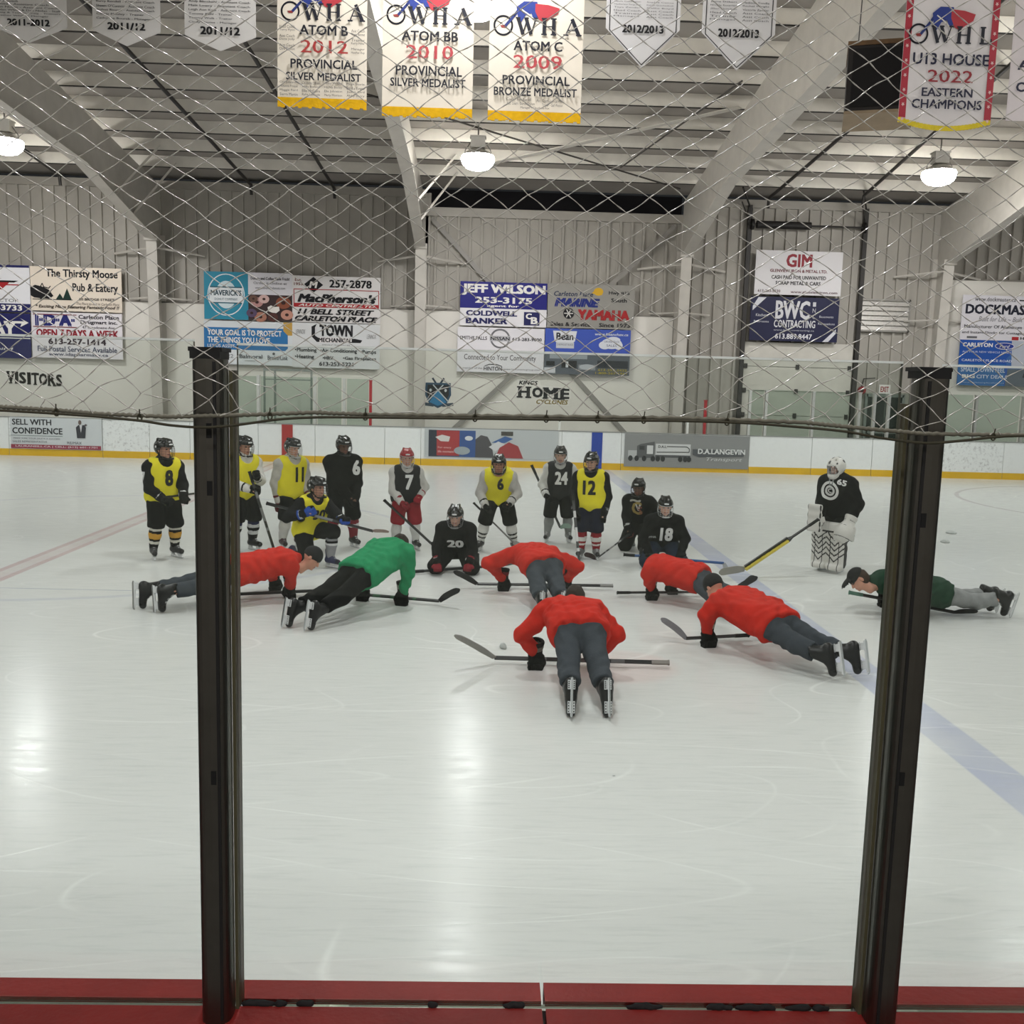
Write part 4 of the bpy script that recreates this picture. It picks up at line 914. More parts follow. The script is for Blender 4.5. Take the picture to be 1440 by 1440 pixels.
def logo(f, letters, v, hgt):
    """round puck ring, three serif letters, and the red and blue player mark above"""
    f.ring(.145, v, .095, .095 * (f.x1 - f.x0) / (f.z1 - f.z0), .02, '#20222c')
    f.poly([(.11, v), (.19, v - .01), (.17, v + .02), (.13, v + .02)], '#8e3a36')
    f.strip([(.17, v), (.26, v - .09), (.33, v - .17)], .028, '#26346e')
    f.poly([(.28, v - 0.164), (.36, v - 0.215), (.5, v - 0.215), (.52, v - 0.096), (.47, v - 0.045), (.44, v - 0.113), (.38, v - 0.096), (.33, v - 0.028), (.3, v - 0.062)], '#2b3d86')
    f.poly([(.48, v - 0.198), (.62, v - 0.190), (.74, v - 0.164), (.72, v - 0.113), (.63, v - 0.070), (.58, v - 0.036), (.52, v - 0.062), (.48, v - 0.130)], '#b03a42')
    f.strip([(.33, v - 0.147), (.44, v - 0.087), (.5, v - 0.028)], .012, '#dcd8d0')
    c = '#20222c'; t, b2 = v - hgt * .5, v + hgt * .5; s = hgt * .05
    for k, ch in enumerate(letters):
        u = (.33, .59, .84)[k] - .03; w = .20 if ch == 'W' else .15
        def st(a, bb, wd): f.strip([a, bb], wd, c)
        if ch == 'W':
            st((u, t), (u + .055, b2), .036); st((u + .055, b2), (u + .10, t), .012); st((u + .085, t), (u + .14, b2), .036); st((u + .14, b2), (u + .19, t), .012)
            for q in (u, u + .09, u + .19): f.rect(q - .025, t - s, q + .025, t + s, c)
        if ch == 'H':
            for q in (u + .02, u + .12): st((q, t), (q, b2), .036); f.rect(q - .03, t - s, q + .03, t + s, c); f.rect(q - .03, b2 - s, q + .03, b2 + s, c)
            st((u + .02, v), (u + .12, v), .012)
        if ch == 'A':
            st((u, b2), (u + .07, t), .012); st((u + .065, t), (u + .14, b2), .038); st((u + .02, v + hgt * .2), (u + .11, v + hgt * .2), .012); f.rect(u - .025, b2 - s, u + .03, b2 + s, c); f.rect(u + .11, b2 - s, u + .17, b2 + s, c)
        if ch == 'L':
            st((u + .02, t), (u + .02, b2), .036); f.rect(u - .01, t - s, u + .05, t + s, c); f.rect(u - .01, b2 - s * 1.2, u + .12, b2 + s, c); f.rect(u + .105, v + hgt * .2, u + .12, b2, c)
INK = '#23242c'
def medal(label, l, r_, b, logo_v, rows, b0, **kw):
    def dr(f):
        logo(f, 'WHA', logo_v / b0, 22 / b0)
        for s, y0, y1, u0, u1, hx, bd in rows: f.text(s, u0, y0 / b0, u1, y1 / b0, hx, bd)
    return banner(label, l, 0, r_, b, '#ded6c6', dr, 0, '#d9a91c')
medal('cream banner with gold fringe and long name lists, leftmost of the three cream ones', 390, 516, 141, 17, [('ATOM B', 36, 50, .25, .79, INK, .022), ('2012', 57, 75, .26, .79, '#a33a38', .015), ('PROVINCIAL', 84, 97, .15, .90, INK, .02), ('SILVER MEDALIST', 103, 114, .10, .94, INK, .02)] +
      [(s, 116 + i * 5.6, 120 + i * 5.6, u, u + .2, '#3a3634', .0) for u, col_ in ((.03, ('Orr Johnston', 'McKenna Frisque', 'Maggie Ford', 'Sierra Martin')), (.28, ('Charlotte OBrien', 'Abby Boswell', 'Ellie McGuire', 'Rylie Lalonde')), (.53, ('Abby Wilson', 'Hayley Seeley', 'Elle Johnston', 'Marty Morrison')), (.78, ('Paige Storie', 'Emilia Evans', 'Jaden Ord', 'Abby Barry'))) for i, s in enumerate(col_)] +
      [(s, y, y + 4, .03, .2, '#3a3634', .0) for s, y in (('Head Coach', 38), ('Terry Flynn', 43), ('Asst Coach', 51), ('Dave Jolly', 56), ('Asst Coach', 64), ('Chris Dickson', 69))] + [(s, y, y + 4, .83, .98, '#3a3634', .0) for s, y in (('Asst Coach', 41), ('Trixie Bennet', 46), ('Trainer', 54), ('Kerry Miller', 59), ('Manager', 67), ('Heather Kay', 72))], 141)
medal('cream banner with gold fringe with a bare lower half, middle of the three cream ones', 538, 666, 154, 22, [('ATOM BB', 44, 58, .21, .83, INK, .022), ('2010', 64, 83, .26, .78, '#b0464a', .015), ('PROVINCIAL', 93, 107, .15, .88, INK, .02), ('SILVER MEDALIST', 111, 123, .09, .92, INK, .02)], 154)
medal('cream banner with gold fringe for bronze medalists, rightmost of the three cream ones', 688, 820, 160, 37, [('ATOM C', 58, 72, .26, .78, INK, .022), ('2009', 78, 97, .26, .78, '#b0464a', .015), ('PROVINCIAL', 107, 120, .15, .87, INK, .02), ('BRONZE MEDALIST', 124, 136, .06, .95, INK, .02), ('Coach - Ron Russell', 139, 143, .2, .46, '#3a3634', 0), ('Asst. Coach - Lori La Wah', 140, 144, .52, .8, '#3a3634', 0), ('Asst. Coach - Darren Graham', 145, 149, .2, .5, '#3a3634', 0), ('Trainer - Gail Watson', 146, 150, .58, .8, '#3a3634', 0), ('Manager - Claudette Fox', 151, 155, .35, .66, '#3a3634', 0)], 160)
def d_u13(f):
    b0 = 176.
    for u0, u1 in ((-.0, .075), (.925, 1.0)):
        f.rect(u0, -.5, u1, .93, '#a83240')
        for k in range(9):
            cx, cy = (u0 + u1) / 2, .02 + k * .115
            f.poly([(cx + .02 * math.sin(a) * (1 if i % 2 else .5), cy - .018 * math.cos(a) * (1 if i % 2 else .5)) for i, a in enumerate(np.linspace(0, 2 * math.pi, 11)[:-1])], '#d9b8b6')
    logo(f, 'WHL', 48 / b0, 22 / b0)
    f.text('U13 HOUSE', .10, 74 / b0, .92, 90 / b0, '#23253c', .022); f.text('2022', .27, 97 / b0, .76, 114 / b0, '#8e2a32', .015); f.text('EASTERN', .22, 122 / b0, .77, 134 / b0, '#23253c', .02); f.text('CHAMPIONS', .12, 138 / b0, .88, 151 / b0, '#23253c', .02)
banner('white banner with red maple leaf borders reading 2022', 1271, 0, 1402, 180, '#dad6d6', d_u13, 0, '#d8c33c', .09)
banner('white banner cut off at the right edge', 1424, 0, 1550, 172, '#d6cfd0', lambda f: (f.text('ATOM', .08, .5, .6, .58, '#23253c', .03), f.text('CHAMPIONS', .08, .68, .9, .76, '#23253c', .03)))

# hanging loudspeaker beside the banner
p = W(1236, 120, 13.2)
r = thing('hanging_cabinet', (p.x, 13.2, p.z), 'black and brown wooden cabinet hanging left of the maple leaf banner', 'loudspeaker')
M3 = Matrix.Translation(Vector((p.x + .05, 13.3, p.z + .02))) @ Matrix.Rotation(math.radians(-18), 4, 'Z') @ Matrix.Rotation(math.radians(-5), 4, 'X')
def rb(lo, hi, m_, nm):
    m = MB(); m.box(lo, hi); vs = [M3 @ Vector(v) for v in m.v]; return mesh_obj(nm, vs, m.f, m_, r)
rb((-.42, -.33, -.45), (.42, .33, .45), mat('#17120f', .6), 'cabinet_body'); rb((-.43, -.345, .40), (.43, .34, .455), mat('#5a4226', .5, 0, .4, .2, 10), 'top_trim'); rb((-.43, -.345, -.455), (.43, .34, -.42), mat('#8a7a62', .6, 0, .3, .1, 6), 'base_trim')
rb((-.36, -.34, -.37), (.36, -.33, .36), mat('#0d0b0b', .9), 'grille')
for sx in (-.3, .3):
    m = MB(); m.tube([M3 @ Vector((sx, 0, .45)), (p.x + sx * .6, 13.4, 9.75)], .008, 5); m.build('hanging_wire', mat('#3a3836'), r)

# ================================================================== PEOPLE
UP = Vector((0, 0, 1))
def V(*a): return Vector(a)
def frame(o, y, z):
    y = Vector(y).normalized(); z = Vector(z); x = y.cross(z).normalized(); z = x.cross(y)
    return Matrix(((x.x, y.x, z.x, o[0]), (x.y, y.y, z.y, o[1]), (x.z, y.z, z.z, o[2]), (0, 0, 0, 1)))
def place(name, me, parent, M, s=1.0, mats=None):
    o = bpy.data.objects.new(name, me); COL.objects.link(o); o.parent = parent
    o.matrix_local = Matrix.Translation(-wloc(parent)) @ M @ Matrix.Scale(s, 4)
    if mats:
        for i, m in enumerate(mats): o.material_slots[i].link = 'OBJECT'; o.material_slots[i].material = m
    return o
def sub(name, me, parent, mats=None):
    o = bpy.data.objects.new(name, me); COL.objects.link(o); o.parent = parent
    if mats:
        for i, m in enumerate(mats): o.material_slots[i].link = 'OBJECT'; o.material_slots[i].material = m
    return o
def to_mesh(name, v, f, mats, fm=None, smooth=True):
    o = mesh_obj(name, v, f, mats, None, fm, smooth); me = o.data; bpy.data.objects.remove(o); return me
def centers(v, f): return v[f].mean(1)

BLK_G = gloss('#0a0a0b'); BLACKC = cloth('#151517'); STEEL = metal('#cfd2d4', .25); WHITEP = mat('#d9dadb', .35)
# --- skate (origin at the ankle joint, toe +Y, up +Z)
def make_skate():
    def fn(P):
        d = sm([cap(P, (0, -.055, -.055), (0, .15, -.066), .046, .036), cap(P, (0, -.02, -.03), (0, -.03, .085), .052, .056), cap(P, (0, .05, -.04), (0, .0, .02), .04, .048)], .03)
        d = np.maximum(d, -.1 - P[..., 2]); d = np.maximum(d, P[..., 2] - .095 - .25 * np.maximum(-P[..., 1] - .02, 0))
        return np.maximum(d, -ell(P, (0, .0, .11), (.036, .034, .05)))
    v, f = iso(fn, (-.08, -.13, -.11), (.08, .2, .13), .009)
    c = centers(v, f); fm = np.zeros(len(f), int); fm[(c[:, 1] > .125)] = 1
    fm[(np.abs(c[:, 0]) < .016) & (c[:, 1] > .02) & (c[:, 1] < .11) & (c[:, 2] > -.05) & ((c[:, 1] * 70).astype(int) % 2 == 0)] = 2
    boot = to_mesh('skate_boot', v, f, [mat('#0d0d0f', .4), gloss('#09090a'), mat('#b8b8b8', .7)], fm)
    m = MB(); w, b, g = 0, 1, 2
    for y0, y1, ya, yb in ((-.082, -.015, -.07, -.03), (.07, .155, .082, .13)):
        m.add([(x * sx, y, z) for (x, y, z) in ((.027, y0, -.1), (.027, y1, -.1), (.027, y1, -.108), (.027, y0, -.108)) for sx in (-1, 1)], [(0, 2, 3, 1), (4, 5, 7, 6), (0, 4, 6, 2), (1, 3, 5, 7), (0, 1, 5, 4), (2, 6, 7, 3)][0:6], 0)
        m.prism([(y0 + .005, -.106), (y1 - .005, -.106), (yb + .012, -.142), (ya - .012, -.142)], 0, -.011, .011, 0)
        for sx in (-1, 1):
            for yy in np.linspace(y0 + .012, y1 - .012, 4): m.box((sx * .019 - .0045, yy - .0045, -.1095), (sx * .019 + .0045, yy + .0045, -.1075), 1)
    m.prism([(-.095, -.136), (.165, -.136), (.175, -.15), (-.1, -.15)], 0, -.008, .008, 0)
    m.prism([(-.105, -.149), (.178, -.149), (.185, -.142), (.192, -.146), (.186, -.158), (.165, -.167), (-.085, -.167), (-.108, -.16)], 0, -.0022, .0022, 2)
    holder = to_mesh('blade_holder', m.v, m.f, [WHITEP, mat('#2a2a2c'), STEEL], m.m, False)
    return boot, holder
BOOT, HOLDER = make_skate()
def skate(parent, ank, toe, up, s, boot=None, holder=None):
    o = place('skate', BOOT, parent, frame(ank, toe, up), s, boot); sub('blade_holder', HOLDER, o, holder); return o

# --- hockey glove closed round a shaft along X (origin at the wrist, knuckles +Y, palm -Z)
def make_glove(right):
    sx = -1 if right else 1
    def fn(P):
        P = P * np.array((sx, 1, 1), np.float32)
        d = [rbox(P, (0, .045, .0), (.05, .055, .026), .022)]
        for k, x in enumerate((-.038, -.013, .013, .038)):
            l = (.9, 1.0, 1.02, .95)[k]
            a, b, c, e = (x, .088, .006), (x, .088 + .035 * l, -.012), (x, .098 + .012 * l, -.052), (x, .066, -.062)
            d.append(np.minimum(np.minimum(cap(P, a, b, .0155, .0148), cap(P, b, c, .0148, .014)), cap(P, c, e, .014, .0125)))
        hand = sm([d[0], np.minimum(np.minimum(d[1], d[2]), np.minimum(d[3], d[4]))], .012)
        th = np.minimum(cap(P, (.045, .02, -.008), (.062, .06, -.03), .02, .018), cap(P, (.062, .06, -.03), (.04, .092, -.055), .018, .015))
        cuff = cap(P, (0, .0, .0), (0, -.10, .0), .046, .064); cuff = np.maximum(cuff, -.105 - P[..., 1]); cuff = np.maximum(cuff, -cap(P, (0, -.07, 0), (0, -.2, 0), .045, .05))
        r = sm([hand, th, cuff], .016)
        return r + .0025 * np.cos(P[..., 1] * 190) * (P[..., 2] > -.01)
    v, f = iso(fn, (-.1, -.12, -.09), (.1, .15, .07), .0075)
    c = centers(v, f); fm = np.zeros(len(f), int); fm[c[:, 2] < -.028] = 1; fm[(c[:, 1] < -.035) & (c[:, 1] > -.075)] = 2
    return to_mesh('glove', v, f, [BLACKC] * 3, fm)
GLOVE = {True: make_glove(True), False: make_glove(False)}
def glove(parent, right, wr, hdir, axis, s, main, palm=None, band=None):
    hdir = Vector(hdir).normalized(); ax = Vector(axis); ax = (ax - hdir * ax.dot(hdir)).normalized()
    z = ax.cross(hdir)
    return place('glove', GLOVE[right], parent, frame(wr, hdir, z), s, [main, palm or main, band or main])

# --- helmet (origin at the head centre, face +Y)
def make_helmet():
    def fn(P):
        x, y, z = P[..., 0], P[..., 1], P[..., 2]
        out = np.minimum(ell(P, (0, -.008, .03), (.102, .13, .112)), ell(P, (0, .02, .06), (.09, .1, .07)))
        out = sm([out, cap(P, (.045, -.06, .125), (.04, .07, .115), .018), cap(P, (-.045, -.06, .125), (-.04, .07, .115), .018)], .02)
        inn = ell(P, (0, -.008, .022), (.086, .113, .1))
        zc = np.where(y < -.01, -.075, np.clip(-.075 + (y + .01) * 2.3, -.075, .042))
        d = np.maximum(np.maximum(out, -inn), zc - z)
        for sx in (-1, 1):
            d = np.maximum(d, -ell(P, (sx * .085, .0, -.02), (.04, .024, .02)))
            for yy in (-.05, .0, .05): d = np.maximum(d, -ell(P, (sx * .07, yy, .12), (.012, .02, .03)))
        return d
    v, f = iso(fn, (-.12, -.15, -.09), (.12, .14, .16), .008)
    c = centers(v, f); fm = np.zeros(len(f), int)
    fm[(c[:, 1] > .09) & (np.abs(c[:, 0]) < .03) & (np.abs(c[:, 2] - .075) < .01)] = 1
    fm[(np.abs(np.abs(c[:, 0]) - .088) < .02) & (np.abs(c[:, 1] + .04) < .014) & (np.abs(c[:, 2] - .04) < .012)] = 1
    shell = to_mesh('helmet', v, f, [BLK_G, WHITEP], fm)
    m = MB()
    def S(th, z):
        k = math.sqrt(max(0.05, 1 - ((z + .02) / .16) ** 2)); return (.103 * k * math.sin(th), .012 + .135 * k * math.cos(th), z)
    for z in (.045, .018, -.012, -.042, -.072, -.1): m.tube([S(t, z) for t in np.linspace(-1.45, 1.45, 15)], .0017 if z not in (.045, -.1) else .004, 5)
    for t in np.linspace(-1.2, 1.2, 7): m.tube([S(t, z) for z in np.linspace(.045, -.1, 7)], .0016, 5)
    for s in (-1, 1): m.tube([S(s * 1.45, .045), S(s * 1.45, -.03), S(s * 1.3, -.1)], .004, 5)
    m.tube([S(t, -.1) for t in np.linspace(-.5, .5, 7)], .012, 6)
    cage = to_mesh('cage', m.v, m.f, [STEEL], None, True)
    m = MB(); m.tube([(.09, .01, -.06), (.06, .06, -.11), (0, .085, -.125), (-.06, .06, -.11), (-.09, .01, -.06)], .007, 6); strap = to_mesh('chin_strap', m.v, m.f, [BLACKC], None, True)
    return shell, cage, strap
HELM, CAGE, STRAP = make_helmet()

def head_sdf(P):
    y, z, x = P[..., 1], P[..., 2], P[..., 0]
    d = sm([ell(P, (0, -.012, .028), (.074, .095, .092)), ell(P, (0, .025, -.05), (.056, .068, .062)), cap(P, (0, .01, -.05), (0, -.02, -.17), .052, .06)], .03)
    d = sm([d, cap(P, (0, .088, .012), (0, .105, -.022), .008, .013), cap(P, (-.03, .077, .032), (.03, .077, .032), .011), ell(P, (0, .083, -.058), (.026, .014, .008)), ell(P, (0, .075, -.09), (.022, .02, .016))], .014)
    for s in (-1, 1):
        d = np.maximum(d, -ell(P, (s * .031, .098, .012), (.015, .016, .010))); d = sm([d, ell(P, (s * .077, -.012, -.005), (.011, .02, .032)), ell(P, (s * .031, .081, .012), (.013, .010, .009))], .006)
    return d
HV, HF = iso(head_sdf, (-.1, -.12, -.2), (.1, .13, .13), .0075)
_c = centers(HV, HF); HM = np.zeros(len(HF), int)
HM[(np.abs(np.abs(_c[:, 0]) - .031) < .0105) & (np.abs(_c[:, 2] - .012) < .0075) & (_c[:, 1] > .07)] = 1
HM[(np.abs(_c[:, 0]) < .024) & (np.abs(_c[:, 2] + .058) < .008) & (_c[:, 1] > .072)] = 2
def hair_mesh(kind):
    def fn(P):
        y, z = P[..., 1], P[..., 2]
        if kind == 'cap':
            d = np.maximum(ell(P, (0, -.012, .035), (.083, .105, .096)), .03 - z - .25 * y)
            br = np.maximum(np.maximum(ell(P, (0, .09, .045), (.075, .11, .05)), -ell(P, (0, .085, .03), (.085, .13, .05))), .0 - y + .02)
            return np.minimum(d, br)
        if kind == 'toque': return np.maximum(ell(P, (0, -.012, .038), (.088, .108, .103)), -.012 - z + .32 * np.maximum(y, 0)) 
        if kind == 'nape': return np.maximum(np.maximum(ell(P, (0, -.03, -.01), (.082, .092, .10)), y - .0), -.1 - z) + .004 * np.sin(90 * P[..., 0]) * np.sin(70 * z)
        d = ell(P, (0, -.016, .032), (.084, .106, .102)) + .004 * np.sin(80 * P[..., 0] + 30 * y) * np.sin(60 * z)
        return np.maximum(d, -.085 - z + np.clip((y + .02) * 1.6, 0, .14))
    v, f = iso(fn, (-.11, -.14, -.12), (.11, .22, .16), .009)
    return to_mesh('hair', v, f, [BLACKC], None)
HAIR = {k: hair_mesh(k) for k in ('short', 'cap', 'toque', 'nape')}

def ik(a, b, l1, l2, pole):
    a, b = Vector(a), Vector(b); d = b - a; L = min(d.length, (l1 + l2) * .999)
    dn = d.normalized(); x = (l1 * l1 - l2 * l2 + L * L) / (2 * L); h = math.sqrt(max(l1 * l1 - x * x, 0))
    p = Vector(pole); p = p - dn * p.dot(dn)
    if p.length < 1e-4: p = Vector((0, 0, -1))
    return a + dn * x + p.normalized() * h

SKIN = {'light': '#c9937c', 'pale': '#cfa28c', 'mid': '#b57f66', 'dark': '#6e4a3a'}
def garment(name, parent, fn, pts, pad, h, mats, mf=None):
    q = np.array([tuple(p) for p in pts]); lo, hi = q.min(0) - pad, q.max(0) + pad
    v, f = iso(fn, lo, hi, h)
    fm = mf(centers(v, f)) if mf is not None else None
    return mesh_obj(name, v, f, mats, parent, fm, True), v, f

def body(parent, J, s, skin, r):
    """skin under the clothes: one continuous mesh from head to feet"""
    ch = J['chest']; segs = [(J['hipL'], J['tsL'], .08, .07), (J['hipR'], J['tsR'], .08, .07), (J['pel'], ch, .085, .07), (J['shL'], J['shR'], .04, .04)]
    for S_ in 'LR': segs += [(J['sh' + S_], J['el' + S_], .042, .036), (J['el' + S_], J['wr' + S_], .034, .026), (J['hip' + S_], J['kn' + S_], .068, .05), (J['kn' + S_], J['an' + S_], .048, .034), (J['an' + S_], J['an' + S_] - J['fup' + S_] * (.05 * s), .03, .026), (J['an' + S_] - J['fup' + S_] * (.05 * s), J['an' + S_] - J['fup' + S_] * (.06 * s) + J['toe' + S_] * (.11 * s), .026, .022),
                        (J['wr' + S_], J['wr' + S_] + J['hd' + S_] * (.07 * s), .026, .03)]
    M = frame(J['head'], J['face'], J['crown']); neck = M @ (Vector((0, -.02, -.16)) * r)
    segs.append((neck, ch, .055, .06))
    fn = lambda P: sm([cap(P, a, b, ra * s, rb * s) for a, b, ra, rb in segs], .03 * s)
    q = np.array([tuple(p) for a, b, _, _ in segs for p in (a, b)])
    v, f = iso(fn, q.min(0) - .12, q.max(0) + .12, .019)
    hv = np.array([tuple(M @ (Vector(p) * r)) for p in HV])
    vs = np.concatenate([v, hv]); fs = np.concatenate([f, HF + len(v)]); fm = np.concatenate([np.zeros(len(f), int), HM])
    return mesh_obj('body', vs, fs, [mat(SKIN[skin], .5, 0, .4, .05, 20), mat('#1b1715', .3), mat('#9c5a50', .5)], parent, fm, True)

def torso_sdf(P, J, s, rh, rs, k=.06, off=0.0):
    return sm([cap(P, J['hipL'], J['tsL'], rh * s, rs * s), cap(P, J['hipR'], J['tsR'], rh * s, rs * s), cap(P, J['pel'], J['chest'], rh * s * 1.02, rs * s)], k * s) - off

def jersey(parent, J, s, name, mats, rh=.115, rs=.1, ra=(.078, .064, .06, .052), hem=.08, fold=.006, seed=0, h=.0125, armf=None, collar=.06, cuff=.03):
    sp = (J['chest'] - J['pel']).normalized(); hp = np.array(J['pel'] - sp * hem * s, np.float32); spn = np.array(sp, np.float32)
    cuffL, cuffR = (J['wrL'] - (J['wrL'] - J['elL']).normalized() * cuff * s), (J['wrR'] - (J['wrR'] - J['elR']).normalized() * cuff * s)
    def arms(P): return [sm([cap(P, J['sh' + S_], J['el' + S_], ra[0] * s, ra[1] * s), cap(P, J['el' + S_], cu, ra[2] * s, ra[3] * s)], .02 * s) for S_, cu in (('L', cuffL), ('R', cuffR))]
    def fn(P):
        t = torso_sdf(P, J, s, rh, rs)
        t = sm([t, cap(P, J['shL'], J['shR'], ra[0] * s * 1.08)], .05 * s)
        t = np.maximum(t, -((P - hp) @ spn))
        nk = np.array(J['chest'] + (J['head'] - J['chest']) * .42, np.float32)
        d = sm([t] + arms(P) + [cap(P, J['chest'], nk, collar * s * 1.15, collar * s)], .045 * s)
        return d + folds(P, fold * s, seed)
    pts = [J[k] for k in ('hipL', 'hipR', 'shL', 'shR', 'elL', 'elR', 'wrL', 'wrR', 'chest', 'pel')] + [J['chest'] + (J['head'] - J['chest']) * .42]
    def mf(c):
        if armf is None: return np.zeros(len(c), int)
        a = arms(c.astype(np.float32)); t = torso_sdf(c.astype(np.float32), J, s, rh, rs)
        out = np.zeros(len(c), int)
        for i, S_ in enumerate('LR'):
            on = a[i] < t - .0
            A, B, Cc = (np.array(J[k + S_]) for k in ('sh', 'el', 'wr'))
            t2 = ((c - B) @ (Cc - B)) / ((Cc - B) @ (Cc - B)); t1 = ((c - A) @ (B - A)) / ((B - A) @ (B - A))
            u = np.where(t2 > 0, 1 + t2, np.minimum(t1, 1)); out = np.where(on, armf(u, S_), out)
        return out
    return garment(name, parent, fn, pts, .15 * s + .02, h, mats, mf)

def trousers(parent, J, s, mats, rt=(.118, .098, .09), hem=.0, low=None, fold=.005, seed=3, h=.0125, shin=None, mf=None, name='trousers'):
    sp = (J['chest'] - J['pel']).normalized(); tp = np.array(J['pel'] + sp * .1 * s, np.float32); spn = np.array(sp, np.float32)
    ends = {}
    for S_ in 'LR':
        if shin: ends[S_] = J['an' + S_] + (J['kn' + S_] - J['an' + S_]).normalized() * (.085 * s)
        else: ends[S_] = J['kn' + S_] + (J['an' + S_] - J['kn' + S_]).normalized() * (hem * s)
    def fn(P):
        w = sm([cap(P, J['hipL'], J['hipR'], rt[0] * s), cap(P, J['pel'], J['pel'] + sp * .1 * s, rt[0] * s, rt[0] * s * .8)], .04); w = np.maximum(w, (P - tp) @ spn)
        ls = []
        for S_ in 'LR':
            if shin:
                d = sm([cap(P, J['hip' + S_], J['kn' + S_], rt[0] * s * .86, rt[1] * s), cap(P, J['kn' + S_], J['an' + S_], rt[1] * s, rt[2] * s)], .02 * s)
                n = np.array((J['an' + S_] - J['kn' + S_]).normalized(), np.float32)
            else:
                n = np.array((J['an' + S_] - J['kn' + S_]).normalized(), np.float32)
                th_ = cap(P, J['hip' + S_], J['kn' + S_], rt[0] * s * .92, rt[1] * s); lo_ = cap(P, J['kn' + S_], ends[S_] + Vector(n) * .05, rt[1] * s, rt[2] * s)
                if Vector(n).dot((J['kn' + S_] - J['hip' + S_]).normalized()) < .5:
                    e = np.array(ends[S_], np.float32); ls.append(sm([th_, np.maximum(lo_, (P - e) @ n)], .02 * s)); continue
                d = sm([th_, lo_], .02 * s)
            e = np.array(ends[S_], np.float32); kn = np.array(J['kn' + S_], np.float32)
            cut = (P - e) @ n; near = np.sqrt(((P - e) ** 2).sum(-1)) < .22 * s
            ls.append(np.where(near, np.maximum(d, cut), d))
        return sm([w] + ls, .035 * s) + folds(P, fold * s, seed)
    pts = [J[k] for k in ('hipL', 'hipR', 'knL', 'knR', 'pel')] + list(ends.values())
    return garment(name, parent, fn, pts, .15 * s + .02, h, mats, mf)

def sock(parent, J, S_, s, mats, bands, r=(.072, .075, .05)):
    a, b = J['kn' + S_], J['an' + S_]; m_ = a.lerp(b, .45)
    fn = lambda P: sm([cap(P, a, m_, r[0] * s, r[1] * s), cap(P, m_, b, r[1] * s, r[2] * s)], .02) + folds(P, .002, 5)
    def mf(c):
        t = ((c - np.array(a)) @ np.array(b - a)) / (b - a).length_squared; o = np.zeros(len(c), int)
        for t0, t1, i in bands: o[(t >= t0) & (t < t1)] = i
        return o
    return garment('sock', parent, fn, (a, b), .1 * s + .01, .010, mats, mf)[0]

def print_on(parent, v, f, text, c, right, up, nrm, w, h, hx, bold=.04, name='number_print', shear=0.0):
    """lettering laid on the cloth it is printed on"""
    g, fs = glyphs(text, bold, shear)
    bm = bmesh.new(); vs = [bm.verts.new(((a - .5) * w, (b - .5) * h, .0012 * c_)) for a, b, c_ in g]
    for q in fs:
        try: bm.faces.new([vs[i] for i in q])
        except ValueError: pass
    for ax, L in ((0, w), (1, h)):
        k = max(2, int(L / .025))
        for i in range(1, k):
            p = [0, 0, 0]; n = [0, 0, 0]; p[ax] = -L / 2 + L * i / k; n[ax] = 1
            bmesh.ops.bisect_plane(bm, geom=bm.verts[:] + bm.edges[:] + bm.faces[:], plane_co=p, plane_no=n, dist=1e-6)
    bm.verts.index_update(); tree = BVHTree.FromPolygons([tuple(p) for p in v], [tuple(int(i) for i in q) for q in f])
    right, up, nrm = Vector(right).normalized(), Vector(up).normalized(), Vector(nrm).normalized(); out = []
    for x in bm.verts:
        o = Vector(c) + right * x.co.x + up * x.co.y + nrm * .6
        hit = tree.ray_cast(o, -nrm, 1.2)
        out.append((hit[0] + nrm * (.005 + x.co.z)) if hit[0] else Vector(c) + right * x.co.x + up * x.co.y)
    fl = [tuple(q.index for q in p.verts) for p in bm.faces]; bm.free()
    return mesh_obj(name, out, fl, vinyl(hx), parent)

